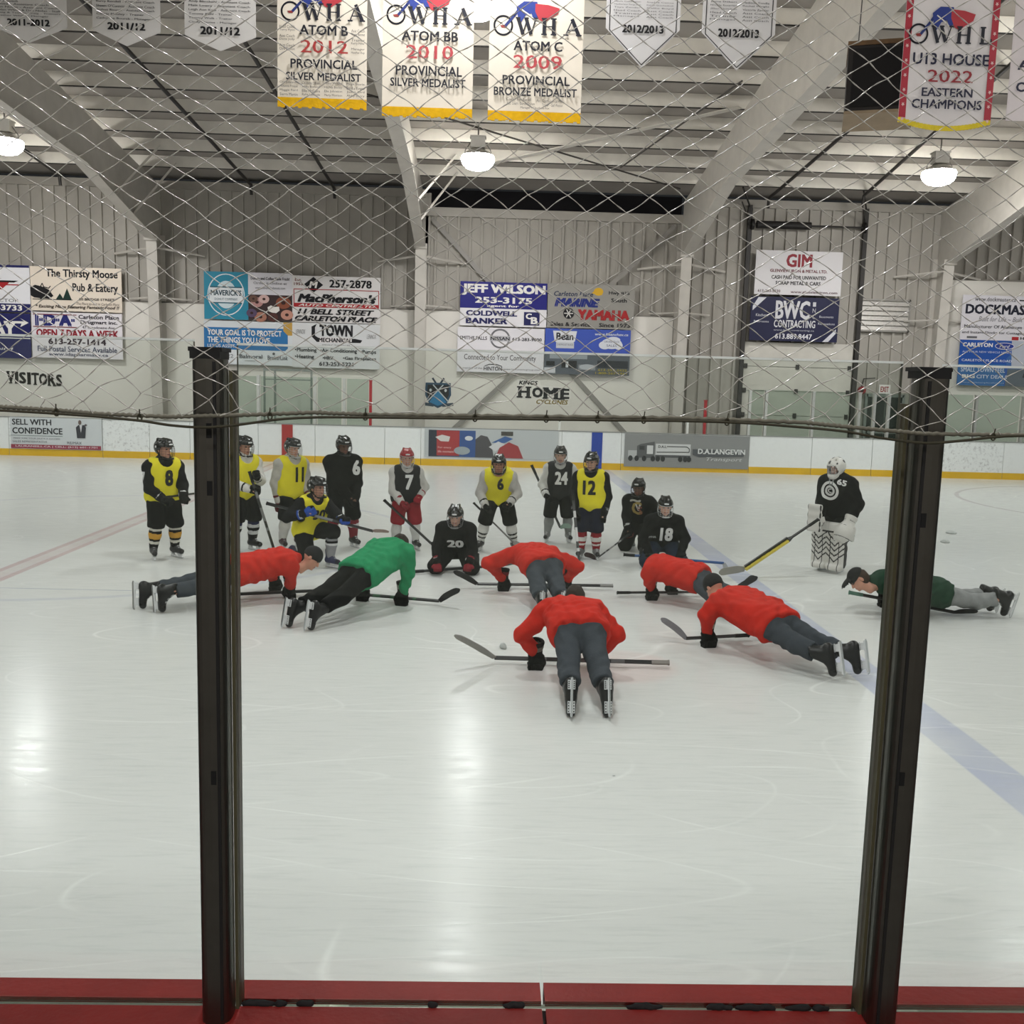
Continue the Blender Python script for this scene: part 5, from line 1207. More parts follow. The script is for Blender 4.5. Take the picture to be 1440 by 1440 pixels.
# --- sticks
def stick(label, butt, heel, tip, shaft='#1b1b1d', blade='#18181a', tape='#101012', bw=.07, grip='#0e0e0f', group=None, cat='hockey stick', print_=None, paddle=None, up=None):
    butt, heel, tip = Vector(butt), Vector(heel), Vector(tip)
    r = thing('hockey_stick' if not paddle else 'goalie_stick', heel, label, cat, group)
    d = (heel - butt).normalized(); n = d.cross(tip - heel)
    if n.length < 1e-3: n = d.cross(UP)
    n.normalize()
    m = MB(); a = butt + d * .14
    m.beam(a, heel, .020, .030, mat(shaft, .35, 0, .5), n)
    if print_:
        for t0, t1 in ((.25, .33), (.45, .62), (.7, .74)): m.beam(butt.lerp(heel, t0), butt.lerp(heel, t1), .0206, .0306, mat(print_, .35), n)
    m.build('shaft', None, r)
    m = MB(); m.beam(butt, a, .024, .034, mat(grip, .8), n); m.beam(butt - d * .012, butt, .030, .040, mat(grip, .8), n); m.build('grip_tape', None, r)
    # blade: a thin curved plate from the heel to a rounded toe
    m = MB(); bl = tip - heel; L = bl.length; bd = bl.normalized(); wd = bd.cross(n).normalized(); K = 14; vs = []
    if wd.dot(-d) < 0: wd = -wd
    if up is not None and wd.dot(Vector(up)) < 0: wd = -wd
    for k in range(K + 1):
        t = k / K; wk = bw * (.62 + .38 * min(1, t * 3)) * (math.sqrt(max(0, 1 - ((t - .8) / .2) ** 2)) * .75 + .25 if t > .8 else 1)
        c = heel + bd * (L * t) + n * (.05 * L * math.sin(t * 1.6) * t) - d * (.02 * math.sin(math.pi * t))
        for e in (-.5, .5):
            for th in (-.004, .004): vs.append(c + wd * (e * wk + .0) + n * th)
    fs = []
    for k in range(K):
        q = 4 * k
        fs += [(q, q + 4, q + 6, q + 2), (q + 1, q + 3, q + 7, q + 5), (q, q + 1, q + 5, q + 4), (q + 2, q + 6, q + 7, q + 3)]
    fs += [(0, 2, 3, 1), (4 * K, 4 * K + 1, 4 * K + 3, 4 * K + 2)]
    m.add(vs, fs, mat(blade, .6, 0, .3, .08, 60)); m.build('blade', None, r)
    if paddle:
        a = heel + (butt - heel) * paddle[0]; m = MB(); m.beam(a, heel, .026, .088, mat(paddle[1], .4), n, .026, .088); m.beam(a + (butt - heel).normalized() * .07, a, .022, .035, mat(paddle[2], .4), n, .026, .088)
        m.beam(a + wd * .033, heel + wd * .033, .028, .02, mat(paddle[2], .4), n); m.build('paddle', None, r)
        ln = (a - heel).length; u = (a - heel).normalized(); side = n if n.y < 0 else -n; pts = []; fs = []; cr = u.cross(side)
        for k in range(7):          # black block marks along the paddle
            t0 = .07 + k * (ln - .12) / 7; q = len(pts); w_ = .022 if k % 2 else .028
            pts += [heel + u * (t0 + du) + cr * dv + side * .0145 for du, dv in ((0, -w_), (.028, -w_ * .4), (.028, w_), (.012, w_ * .5), (0, w_ * .8))]; fs.append((q, q + 1, q + 2, q + 3, q + 4))
        mesh_obj('paddle_marks', pts, fs, vinyl(paddle[2]), r)
    return r

def foot_frame(S_, J, toe, up): J['toe' + S_] = Vector(toe).normalized(); J['fup' + S_] = Vector(up).normalized()

# ------------------------------------------------------------------ the coaches doing push-ups
GLV = cloth('#19191b')
def coach(label, o, feet, pel, chest, head, hands, elbows, lat, jacket, pants, hat, hatc, face=None, crown=None, knee_drop=.03, s=1.0, skin='light', glove_axis=None, gl=('#1a1a1c', '#1a1a1c', '#6a665e'), toeflex=.5, skate_boot=None, hood=None, seed=0, knees=None, ankles=None, boots=None, hdir=None, hem=.1):
    J = {}; lat = Vector(lat).normalized(); pel, chest = Vector(pel), Vector(chest); J['pel'], J['chest'], J['head'] = pel, chest, Vector(head)
    sp = (chest - pel).normalized()
    for S_, sg in (('L', -1), ('R', 1)):
        J['hip' + S_] = pel + lat * (.095 * sg) - sp * .03; J['sh' + S_] = chest + lat * (.20 * sg) - sp * .03; J['ts' + S_] = chest + lat * (.115 * sg) - sp * .05
        i = 0 if sg < 0 else 1
        toe = Vector(feet[i]); hz = (J['hip' + S_] - toe); hz.z = 0; hz.normalize()
        fl = toeflex; t = (-UP * math.cos(fl) - hz * math.sin(fl)); u = (hz * math.cos(fl) - UP * math.sin(fl))
        if boots: t, u = Vector(boots[i][0]), Vector(boots[i][1])
        foot_frame(S_, J, t, u)
        J['an' + S_] = toe - J['toe' + S_] * .185 + J['fup' + S_] * .10
        if ankles: J['an' + S_] = Vector(ankles[i])
        J['kn' + S_] = Vector(knees[i]) if knees else J['an' + S_].lerp(J['hip' + S_], .47) - UP * knee_drop
        J['wr' + S_] = Vector(hands[i]); J['el' + S_] = Vector(elbows[i])
        J['hd' + S_] = Vector(hdir) if hdir else Vector((0, 0, -1))
    fwd = sp; J['face'] = Vector(face) if face else (fwd * .45 - UP * .9); J['crown'] = Vector(crown) if crown else (fwd * .9 + UP * .45)
    J['face'].normalize()
    r = thing('person', o, label, 'person')
    body(r, J, s, skin, .98)
    jersey(r, J, s, 'jacket', [cloth(jacket)], .152, .13, (.088, .076, .070, .056), hem, .014, seed, .0125, None, .062, .02)
    trousers(r, J, s, [cloth(pants)], (.122, .086, .075), shin=True, fold=.009, seed=seed + 4)
    for S_, i in (('L', 0), ('R', 1)):
        skate(r, J['an' + S_], J['toe' + S_], J['fup' + S_], 1.0, skate_boot)
        ax = glove_axis if glove_axis is not None else lat
        glove(r, S_ == 'R', J['wr' + S_], J['hd' + S_], Vector(ax), 1.18, *[cloth(c) for c in gl])
    M = frame(J['head'], J['face'], J['crown'])
    if hat: place({'short': 'hair', 'cap': 'cap', 'toque': 'knit_hat', 'nape': 'hair'}[hat], HAIR[hat], r, M, 1.0, [mat(hatc, .8, 0, .3, .2, 40, .4, 60)])
    if hat == 'cap': place('hair', HAIR['nape'], r, M, 1.0, [mat('#3a2a20', .8, 0, .3, .2, 40, .4, 60)])
    if hood:
        m = MB(); c = chest + (J['head'] - chest) * .40; m.tube([c + lat * (.085 * math.cos(a)) + (sp.cross(lat)) * (.07 * math.sin(a)) for a in np.linspace(0, 2 * math.pi, 17)[:-1]], .026, 8, cloth(hood), True); m.build('hood_collar', None, r, True)
    return r, J
GREYP = '#40454b'; REDJ = '#bf2b20'
coach('person in red jacket doing a push-up nearest the glass, seen from behind', (.79, 7.4, 0), [(.66, 6.83, .012), (.93, 6.84, .012)], (.77, 7.60, .46), (.74, 8.02, .52), (.80, 8.27, .55),
      [(.46, 8.06, .135), (1.0, 8.08, .135)], [(.34, 7.93, .33), (1.12, 7.95, .34)], (1, 0, 0), REDJ, GREYP, 'short', '#2c221c', hood='#b9b5b0', glove_axis=(1, 0, 0), seed=1, toeflex=.25, hdir=(.0, .25, -1))
stick('hockey stick with pale taped blade under the nearest red jacket', (1.60, 8.15, .05), (.12, 8.2, .05), (-.22, 8.02, .27), blade='#8f8d88', print_='#6a6a6c', grip='#8a8580')
coach('person in red jacket doing a push-up behind the left glass post', (-2.7, 10.2, 0), [(-3.46, 9.88, .012), (-3.22, 9.76, .012)], (-2.56, 10.28, .35), (-2.12, 10.55, .42), (-1.86, 10.66, .42),
      [(-2.32, 10.9, .13), (-2.08, 10.56, .13)], [(-2.36, 10.85, .36), (-2.02, 10.36, .34)], (.45, -.89, 0), REDJ, GREYP, 'toque', '#17171a', glove_axis=(.95, .3, 0), seed=2, toeflex=.1, face=(.75, -.1, -.65), crown=(.6, .3, .74),
      boots=[((.1, -.28, -.95), (.93, .1, .0)), ((.15, -.3, -.94), (.9, -.2, .1))])
stick('black hockey stick held by the red jacket behind the left post', (-2.75, 10.42, .05), (-1.62, 10.78, .05), (-1.35, 11.0, .08))
coach('person in green jacket and black trousers doing a push-up', (-1.3, 9.7, 0), [(-1.86, 9.24, .012), (-1.63, 9.14, .012)], (-1.22, 9.88, .44), (-.96, 10.28, .60), (-.90, 10.52, .60),
      [(-1.28, 10.52, .13), (-.84, 10.34, .135)], [(-1.3, 10.4, .36), (-.78, 10.22, .37)], (.87, -.49, 0), '#26895a', '#19191b', 'short', '#2a1d16', glove_axis=(.95, -.28, 0), seed=3, toeflex=.2, gl=('#1a1a1c', '#1a1a1c', '#8f8f8c'), hood='#26895a')
stick('black hockey stick held by the green jacket', (-1.42, 10.60, .05), (-.45, 10.33, .05), (-.23, 10.2, .22), print_='#2c5a3c')
coach('person in red jacket doing a push-up in the middle, behind the nearest one', (.66, 10.4, 0), [(.62, 9.78, .012), (.84, 9.8, .012)], (.65, 10.55, .42), (.56, 10.98, .47), (.55, 11.22, .40),
      [(.24, 11.18, .135), (.98, 11.22, .135)], [(.06, 11.02, .34), (1.08, 11.06, .32)], (1, .06, 0), REDJ, GREYP, 'short', '#2c221c', glove_axis=(1, .1, 0), seed=4, toeflex=.2, gl=('#1a1a1c', '#1a1a1c', '#7a2028'))
stick('hockey stick lying under the middle red jacket', (1.52, 11.32, .05), (-.06, 11.26, .05), (-.33, 11.18, .2), grip='#8a8a88', shaft='#1b1b1d')
coach('person in red jacket doing a push-up in front of the kneeling players', (2.3, 10.7, 0), [(2.60, 9.86, .012), (2.82, 9.95, .012)], (2.34, 10.62, .31), (1.95, 10.92, .37), (2.02, 11.2, .33),
      [(1.90, 10.86, .13), (2.2, 11.2, .13)], [(1.84, 10.74, .28), (2.2, 11.3, .3)], (.5, .86, 0), REDJ, GREYP, 'short', '#20201f', glove_axis=(1, .05, 0), seed=5, toeflex=.1, gl=('#1a1a1c', '#1a1a1c', '#a09a90'))
stick('hockey stick under the red jacket in front of the kneeling players', (1.54, 10.94, .05), (2.9, 11.12, .05), (3.2, 11.25, .2))
coach('person in red jacket and black knit hat doing a push-up on the blue line', (2.6, 8.5, 0), [(2.96, 7.86, .012), (3.20, 7.95, .012)], (2.58, 8.45, .34), (2.33, 8.92, .44), (2.2, 9.16, .50),
      [(2.10, 8.90, .135), (2.72, 9.2, .135)], [(2.06, 8.80, .32), (2.78, 9.02, .36)], (.87, .47, 0), REDJ, GREYP, 'toque', '#141416', glove_axis=(1, .25, 0), seed=6, toeflex=.1, gl=('#1a1a1c', '#1a1a1c', '#a09a90'), face=(-.35, .6, -.7), crown=(-.3, .6, .75),
      boots=[((.12, -.22, -.97), (-.85, .4, .1)), ((.12, -.15, -.97), (-.85, .35, .1))])
stick('hockey stick with grey blade beside the black knit hat', (2.55, 9.14, .05), (1.92, 8.97, .05), (1.70, 9.08, .22), blade='#77767a')
coach('person in dark green hoodie, grey trousers and black cap lying low by the right post', (4.9, 10.4, 0), [(5.62, 10.52, .012), (5.66, 10.30, .012)], (4.92, 10.4, .25), (4.36, 10.42, .34), (4.06, 10.40, .37),
      [(4.5, 10.75, .12), (4.36, 10.16, .12)], [(4.7, 10.85, .33), (4.62, 10.1, .30)], (0, -1, 0), '#1c3a2a', '#8a8c8c', 'cap', '#121214', glove_axis=(1, 0, 0), seed=7, face=(-.62, -.1, -.72), crown=(-.72, .1, .62), gl=('#151517', '#151517', '#2a2a2c'),
      boots=[((-.25, 0, -.95), (-.95, 0, .25)), ((-.25, 0, -.95), (-.95, 0, .25))], knee_drop=.06)
stick('short visible end of a hockey stick under the dark green hoodie', (4.02, 10.5, .20), (5.1, 10.3, .05), (5.3, 10.2, .1), grip='#4f7a6a')

# ------------------------------------------------------------------ the young players
def player(label, fx, fy, H, phi, hands, main='#161618', arms=None, bib=None, bibnum=None, num=None, pants='#161619', socks=None, hel='#0a0a0b', cage='#c9cccf', gl=('#19191b', '#19191b', '#d8d8d8'), skin='light', pose=None,
           grips=None, look=None, down=.12, skates=None, armmats=None, armf=None, lean=.0, stance=.0, numcol='#e9e9e9', numz=1.0, extra=None, hz=0.0, nw=None, bulk=1.0, off=(0, 0), pant_stripe=None, hem=.09):
    g = G(fx, fy); g = g + Vector((off[0], off[1], 0)); s = H / 1.5; ph = math.radians(phi); f = Vector((math.sin(ph), -math.cos(ph), 0)); rt = f.cross(UP)
    L = lambda x, y, z: g + rt * (x * s) + f * (y * s) + UP * (z * s)
    J = {}; P0 = {'pel': (0, -.02, .80), 'chest': (0, .01 + lean * .8, 1.19 - lean * .25), 'head': (0, .04 + lean * 1.1, 1.355 - lean * .42), 'hip': (.09, -.02, .79), 'kn': (.10 + stance * .55, .05 + lean * .1, .45), 'an': (.105 + stance, -.01, .148), 'sh': (.165, .0 + lean * .72, 1.14 - lean * .25)}
    P0.update(pose or {})
    for k in ('pel', 'chest', 'head'): J[k] = L(*P0[k])
    for S_, sg in (('L', -1), ('R', 1)):
        for k in ('hip', 'kn', 'an', 'sh'):
            p = P0.get(k + S_, P0[k]); q = p if (k + S_) in P0 else (p[0] * sg, p[1], p[2]); J[k + S_] = L(*q)
        J['ts' + S_] = J['chest'].lerp(J['sh' + S_], .55) - UP * .03
        i = 0 if S_ == 'R' else 1
        hp = hands[i]; w = W(hp[0], hp[1], g.y - hp[2]) if len(hp) == 3 else L(*hp[:3])
        d = w - J['sh' + S_]; mx = .50 * s
        if d.length > mx: w = J['sh' + S_] + d.normalized() * mx
        J['wr' + S_] = w; J['el' + S_] = ik(J['sh' + S_], w, .262 * s, .255 * s, rt * sg * .7 - f * .8 - UP * .3)
        J['hd' + S_] = (J['wr' + S_] - J['el' + S_]).normalized()
        tw = P0.get('toe' + S_); tv = (f * tw[1] + rt * tw[0] + UP * tw[2]) if tw else (f + rt * sg * .25)
        uw = P0.get('up' + S_); uv = (f * uw[1] + rt * uw[0] + UP * uw[2]) if uw else UP
        foot_frame(S_, J, tv, uv)
    lk = math.radians(phi if look is None else look); ff = Vector((math.sin(lk), -math.cos(lk), -down)).normalized(); J['face'] = ff; J['crown'] = UP
    r = thing('person', g, label, 'person')
    body(r, J, s, skin, .95)
    am = armmats or [main]
    jo, jv, jf = jersey(r, J, s * bulk, 'jersey', [cloth(c) for c in ([main] + list(am))], .122, .108, (.082, .068, .064, .056), hem, .006, int(fx) % 9, .013, (lambda u, S_: armf(u, S_)) if armf else None, .058, .02)
    mat_idx = None
    trousers(r, J, s, [cloth(pants)] + ([cloth(pant_stripe)] if pant_stripe else []), (.125, .102, .094), hem=.045, fold=.004, seed=int(fy) % 7, h=.013, name='hockey_trousers', mf=(lambda c: ((np.abs((c - np.array(J['pel'])) @ np.array(rt)) > .165 * s) & (np.abs((c - np.array(J['pel'])) @ np.array(f)) < .045)).astype(int)) if pant_stripe else None)
    fr = f; rr_ = -rt
    cl = None
    if bib:
        sp = (J['chest'] - J['pel']).normalized(); hemp = np.array(J['pel'] - sp * .17 * s, np.float32); spn = np.array(sp, np.float32); top = np.array(J['chest'] + sp * .07 * s, np.float32)
        nk = J['chest'] + f * .10 * s + UP * .06 * s
        def bf(P):
            t = torso_sdf(P, J, s * bulk, .126, .112, .06, .016); t = sm([t, cap(P, J['shL'].lerp(J['chest'], .25), J['shR'].lerp(J['chest'], .25), .094 * s)], .05 * s); t = t + folds(P, .005 * s, 4, .8)
            t = np.maximum(t, -((P - hemp) @ spn)); t = np.maximum(t, (P - top) @ spn)
            for S_ in 'LR':
                a = J['sh' + S_] + (J['sh' + S_] - J['chest']) * .18; t = np.maximum(t, -cap(P, a, a - UP * .14 * s, .088 * s, .07 * s))
            return np.maximum(t, -ell(P, nk, (.092 * s, .092 * s, .105 * s)))
        bo, bv, bfx = garment('bib', r, bf, [J[k] for k in ('hipL', 'hipR', 'shL', 'shR', 'chest', 'pel')] + [J['pel'] - sp * .17 * s], .16 * s, .0125, [mat(bib, .7, 0, .25, .05, 12, .25, 50)])
        # piping round the hem and neck comes as a thin darker edge
        if bibnum: print_on(bo, bv, bfx, bibnum, J['pel'].lerp(J['chest'], .55) + rr_ * (nw[2] if nw else 0), rr_, UP, f, (nw or (.17, .2))[0] * s, (nw or (.17, .2))[1] * s, '#17181c' if bib == YB_ else '#e8e8e8', .045)
    if num: print_on(jo, jv, jf, num, J['pel'].lerp(J['chest'], numz) + rr_ * (nw[2] if nw and len(nw) > 2 else 0), rr_, UP, f, (nw or (.17, .2))[0] * s, (nw or (.17, .2))[1] * s, numcol, .045)
    socks = socks or ({}, {})
    for S_ in 'RL':
        sd = socks[0 if S_ == 'R' else 1]; cols, bands = sd.get('c', ['#1a1a1d']), sd.get('b', [])
        sock(r, J, S_, s, [cloth(c) for c in cols], bands)
        skate(r, J['an' + S_], J['toe' + S_], J['fup' + S_], .88 * s, [mat(c, .45) for c in skates] if skates else None)
        ax = (grips or {}).get(S_); ax = Vector(ax) if ax is not None else (rt if abs(J['hd' + S_].dot(rt)) < .8 else f)
        glove(r, S_ == 'R', J['wr' + S_], J['hd' + S_], ax, .98 * s, *[cloth(c) for c in gl])
    M = frame(J['head'], J['face'], J['crown'])
    if cage is not None:
        ho = place('helmet', HELM, r, M, 1.02 * (s ** .5), [gloss(hel), WHITEP]); sub('cage', CAGE, ho, [metal(cage, .3)]); sub('chin_strap', STRAP, ho)
    return r, J, jo, jv, jf, f, rt, s, g

W8 = '#d8d7d2'; YB_ = '#e4d826'; SK_G = ('#5a5b5c', '#232325', '#c9c9c9')
st_y = {'c': ['#17171a', '#d6d3c8', '#c9973a'], 'b': [(.12, .26, 1), (.26, .36, 0), (.36, .60, 2), (.60, .7, 0), (.7, .82, 1)]}
r8 = player('player in yellow bib standing alone at the far left of the group', 232, 785, 1.56, 38, ((231, 703, .26), (258, 700, .20)), '#17171a', ['#17171a', '#8e2b33', '#d8d8d8'], YB_, '8', None, '#141416', (st_y, st_y), armf=lambda u, S_: np.where((u > 1.0) & (u < 1.26), 2, 1) if S_ == 'R' else np.ones(len(u), int), cage='#3a3a3c', down=.05, look=62, nw=(.10, .2, .02), skates=('#2a2a2c', '#1a1a1c', '#8a8a8a'), stance=.03, grips={'R': (.6, .8, .1), 'L': (.6, .8, .1)})
print_on(r8[2], r8[3], r8[4], '7', r8[1]['shR'].lerp(r8[1]['elR'], .45), (.75, -.66, 0), UP, (-.66, -.75, 0), .06, .14, '#d8d8d8', .04)
stick('black stick held level by the far left player', (-4.02, 12.38, .83), (-3.62, 13.55, .80), (-3.5, 13.75, .70))
bl_s = {'c': ['#20244a', '#d3d4d6', '#17171a'], 'b': [(.05, .2, 0), (.28, .42, 1), (.42, .56, 2), (.56, .74, 1), (.74, 1, 2)]}
pk = player('player in yellow bib half hidden behind the left glass post', 343, 775, 1.575, 42, ((352, 688, .30), (360, 670, .26)), '#cfcdc8', None, YB_, None, None, '#141416', (bl_s, bl_s), cage='#3b3b3e', look=50, stance=.03, gl=('#19191b', '#19191b', '#cfcfcf'), grips={'R': (.25, .3, -1), 'L': (.25, .3, -1)})
stick('black stick planted by the player half behind the left post', W(351, 664, 13.02), W(386, 775, 12.95), W(399, 785, 12.8), print_='#6f7072')
k1 = player('player in yellow bib with pale sleeves and one green sock', 410, 771, 1.54, 40, ((392, 718, .12), (437, 706, .1)), '#b9b6b1', ['#b9b6b1', '#6e2630', '#d0cdc8'], YB_, '11', None, '#17171a', ({'c': ['#c9c7c3']}, {'c': ['#1f4a33', '#cfd2cf'], 'b': [(.3, .4, 1), (.52, .62, 1)]}), armf=lambda u, S_: np.where((u > 1.25) & (((u * 12).astype(int)) % 2 == 0), 2, np.where(u > 1.15, 2, 1)), gl=('#5f1f29', '#5f1f29', '#7c3a40'), look=52, nw=(.13, .2, .05), skates=('#3a1a1e', '#241214', '#8a8a8a'), stance=.02)
k6 = player('tall player in black jersey with white six on the chest', 480, 772, 1.585, 24, ((497, 712, .22), (500, 700, .15)), '#151517', None, None, None, '6', '#151517', ({'c': ['#7a2430', '#d0d0d0'], 'b': [(.35, .5, 1)]}, {'c': ['#7a2430', '#d0d0d0'], 'b': [(.35, .5, 1)]}), skin='dark', cage='#4a4a4c', numz=.72, nw=(.11, .2, .16), bulk=1.06, stance=.05, look=30, off=(0, .1))
# kneeling on one knee
kn = player('player in yellow bib kneeling on one knee holding a stick level', 440, 795, 1.5, 40, ((430, 722, .30), (492, 741, .42)), '#1a1a22', None, YB_, '30', None, '#17171b',
            ({'c': ['#1a1a1d']}, {'c': ['#8d8d90', '#1b1b1e', '#cfcfd0'], 'b': [(.12, .22, 1), (.22, .32, 0), (.32, .42, 1), (.42, .5, 2), (.5, .8, 0)]}), gl=('#2a4fa6', '#17171a', '#c9c9c9'), cage='#3a3a3c', look=62, down=.05, skates=('#2b2d52', '#1b1c30', '#8a8a8a'), nw=(.17, .13, .02),
            pose={'pel': (0, -.10, .46), 'chest': (0, .02, .83), 'head': (0, .10, 1.0), 'hip': (.09, -.10, .45), 'sh': (.16, .02, .79), 'knR': (.14, .12, .10), 'anR': (.13, -.26, .12), 'knL': (-.10, .30, .46), 'anL': (-.10, .26, .148), 'toeR': (0, -.6, -.8), 'upR': (0, -.8, .6)}, grips={'R': (1, .1, -.12), 'L': (1, .1, -.12)})
stick('stick held level across by the kneeling yellow player', W(376, 708, 12.3), W(525, 747, 12.05), W(547, 746, 11.9), blade='#8c7a72', print_='#77787a')
k7 = player('player in red helmet, red gloves and black bib', 570, 773, 1.43, 14, ((565, 707, .20), (590, 698, .06)), '#cfcdca', None, '#1b1b1e', '7', None, '#8e1d2a', ({'c': ['#cfcecb']}, {'c': ['#cfcecb']}), hel='#a31f2c', cage='#d0d2d4', gl=('#8e1f2c', '#7a1a26', '#8e1f2c'), nw=(.12, .22, .02), pant_stripe='#d5d2cf', look=10, grips={'R': (.55, 0, -.8)}, stance=.05)
stick('black stick held across by the player in the red helmet', W(541, 704, 13.5), W(606, 764, 13.2), W(625, 772, 13.1))
# sitting back on both heels
sitp = {'pel': (0, -.18, .26), 'chest': (0, .0, .57), 'head': (0, .10, .71), 'hip': (.10, -.18, .25), 'sh': (.165, .0, .53), 'kn': (.22, .20, .09), 'an': (.24, -.22, .11), 'toeR': (.1, -1, -.2), 'toeL': (-.1, -1, -.2), 'upR': (0, -.2, 1), 'upL': (0, -.2, 1)}
k20 = player('player in all black sitting back on the knees in front of the middle', 640, 803, 1.5, -4, ((.19, .30, .13, 0), (-.2, .34, .12, 0)), '#151517', None, None, None, '20', '#151517', None, cage='#8e8e92', gl=('#1a1a1c', '#7a1f2a', '#bdbdbd'), pose=sitp, skin='pale', numz=.30, nw=(.21, .10), down=.3, bulk=1.04, grips={'R': (1, .05, 0), 'L': (1, .05, 0)}, hem=.12)
stick('black stick lying across in front of the sitting player', W(580, 804, 12.0), W(705, 795, 12.2), W(735, 790, 12.3))
sw = {'c': ['#d0cfcb', '#232326'], 'b': [(.55, .63, 1), (.75, .82, 1)]}
y6 = player('player in yellow bib bending forward with hands on the knees', 699, 775, 1.50, -2, ((683, 712, .32), (716, 708, .32)), '#b5b2ae', None, YB_, '6', None, '#151517', (sw, sw), cage='#2e2e30', gl=('#19191b', '#19191b', '#c9c9c9'), lean=.24, stance=.13, nw=(.09, .17, .03), down=.1, skin='mid', grips={'R': (.5, .2, -.8)})
stick('grey stick held low by the bending yellow player', W(667, 708, 14.0), W(722, 763, 13.6), W(740, 772, 13.5), shaft='#6e6b69', blade='#8b8884')
sg = {'c': ['#8b8d8d']}
k24 = player('player in white hooded jersey and black bib', 784, 762, 1.45, -2, ((768, 697, .2), (802, 700, .02)), '#c4c4c2', None, '#19191c', '24', None, '#161618', (sg, sg), cage='#9a9a9e', skates=('#77787a', '#1c1c1e', '#c9c9c9'), nw=(.2, .2, .02), skin='pale', stance=.06, grips={'R': (.4, 0, -.9)})
stick('black stick with pale green blade held across by the white hooded player', W(748, 655, 14.9), W(788, 742, 14.6), W(804, 740, 14.4), blade='#8fa79a')
sr = {'c': ['#8e1f2b', '#d8d6d2'], 'b': [(.38, .6, 1), (.72, .8, 1)]}
k12 = player('player in yellow bib and red socks beside the white hooded player', 827, 786, 1.475, -10, ((809, 722, .14), (849, 722, .10)), '#17171b', None, YB_, '12', None, '#1a1c2c', (sr, sr), cage='#5a5a5e', nw=(.18, .2, -.01), skates=('#6e6f70', '#1b1b1d', '#bdbdbd'), look=-22, skin='pale', gl=('#19191b', '#19191b', '#8e8e90'), grips={'R': (.1, 0, -1)})
stick('black stick held upright by the yellow player in red socks', W(805, 690, 13.1), W(816, 806, 12.75), W(822, 812, 12.62), print_='#c9c9c9')
kneel2 = {'pel': (0, -.12, .42), 'chest': (0, .0, .78), 'head': (0, .05, .94), 'hip': (.09, -.12, .41), 'sh': (.165, .0, .74), 'kn': (.15, .12, .09), 'an': (.15, -.25, .11), 'toeR': (0, -1, -.3), 'toeL': (0, -1, -.3), 'upR': (0, -.3, 1), 'upL': (0, -.3, 1)}
kb = player('player in black jersey with a gold emblem kneeling at the back', 899, 778, 1.46, -24, ((883, 748, .26), (918, 740, .15)), '#161618', None, None, None, None, '#161618', None, skin='dark', cage='#2c2c2e', pose=kneel2, gl=('#19191b', '#5a2a2a', '#b9b9b9'), grips={'R': (-.7, -.1, -.5)}, off=(0, .25))
c_ = kb[1]['pel'].lerp(kb[1]['chest'], .62); rr_ = -kb[6]
for t_, dx, dz, w_, h_, hx_ in (('C', .0, .0, .15, .19, '#a08a4a'), ('V', .02, .02, .10, .12, '#c9c7c2'), ('~', -.02, .11, .16, .04, '#b9b7b2'), ('S', .04, -.03, .08, .12, '#8a4a3a')):
    print_on(kb[2], kb[3], kb[4], t_, c_ + rr_ * dx + UP * dz, rr_, UP, kb[5], w_, h_, hx_, .03, 'emblem_print')
stick('stick with red and black blade held by the kneeling player at the back', W(884, 752, 13.75), W(838, 786, 13.3), W(822, 779, 13.25), print_='#8a8a8a', blade='#2a1618')
k18 = player('player in black jersey kneeling in front with white number eighteen', 931, 796, 1.5, -3, ((913, 778, .20), (958, 776, .16)), '#151517', None, None, None, '18', '#1d2636', None, cage='#d0d2d4', pose=dict(sitp, pel=(0, -.16, .30), chest=(0, .0, .64), head=(0, .05, .80), hip=(.10, -.16, .29), sh=(.17, .0, .60)), skin='pale', numz=.40, nw=(.17, .19, .03), gl=('#19191b', '#19191b', '#d0d0d0'), grips={'R': (1, 0, 0), 'L': (1, 0, 0)}, down=.18, bulk=1.05)
print_on(k18[2], k18[3], k18[4], 'MHA', k18[1]['pel'].lerp(k18[1]['chest'], .28) - k18[6] * -.15, -k18[6], UP, k18[5], .10, .03, '#b9b9b9', .03, 'small_print')
stick('blue stick with grey blade in front of the kneeling player with number eighteen', W(878, 780, 13.0), W(1018, 792, 12.7), W(1032, 812, 12.5), shaft='#24508a', blade='#8d8f92')
m = MB(); m.tube([W(1045, 821, 12.2), W(1050, 818, 12.25), W(1056, 813, 12.3), W(1059, 810, 12.35)], .018, 6); 
stick('black stick end showing behind the right red jacket', W(1020, 830, 11.6), W(1047, 822, 11.8), W(1060, 811, 12.0))

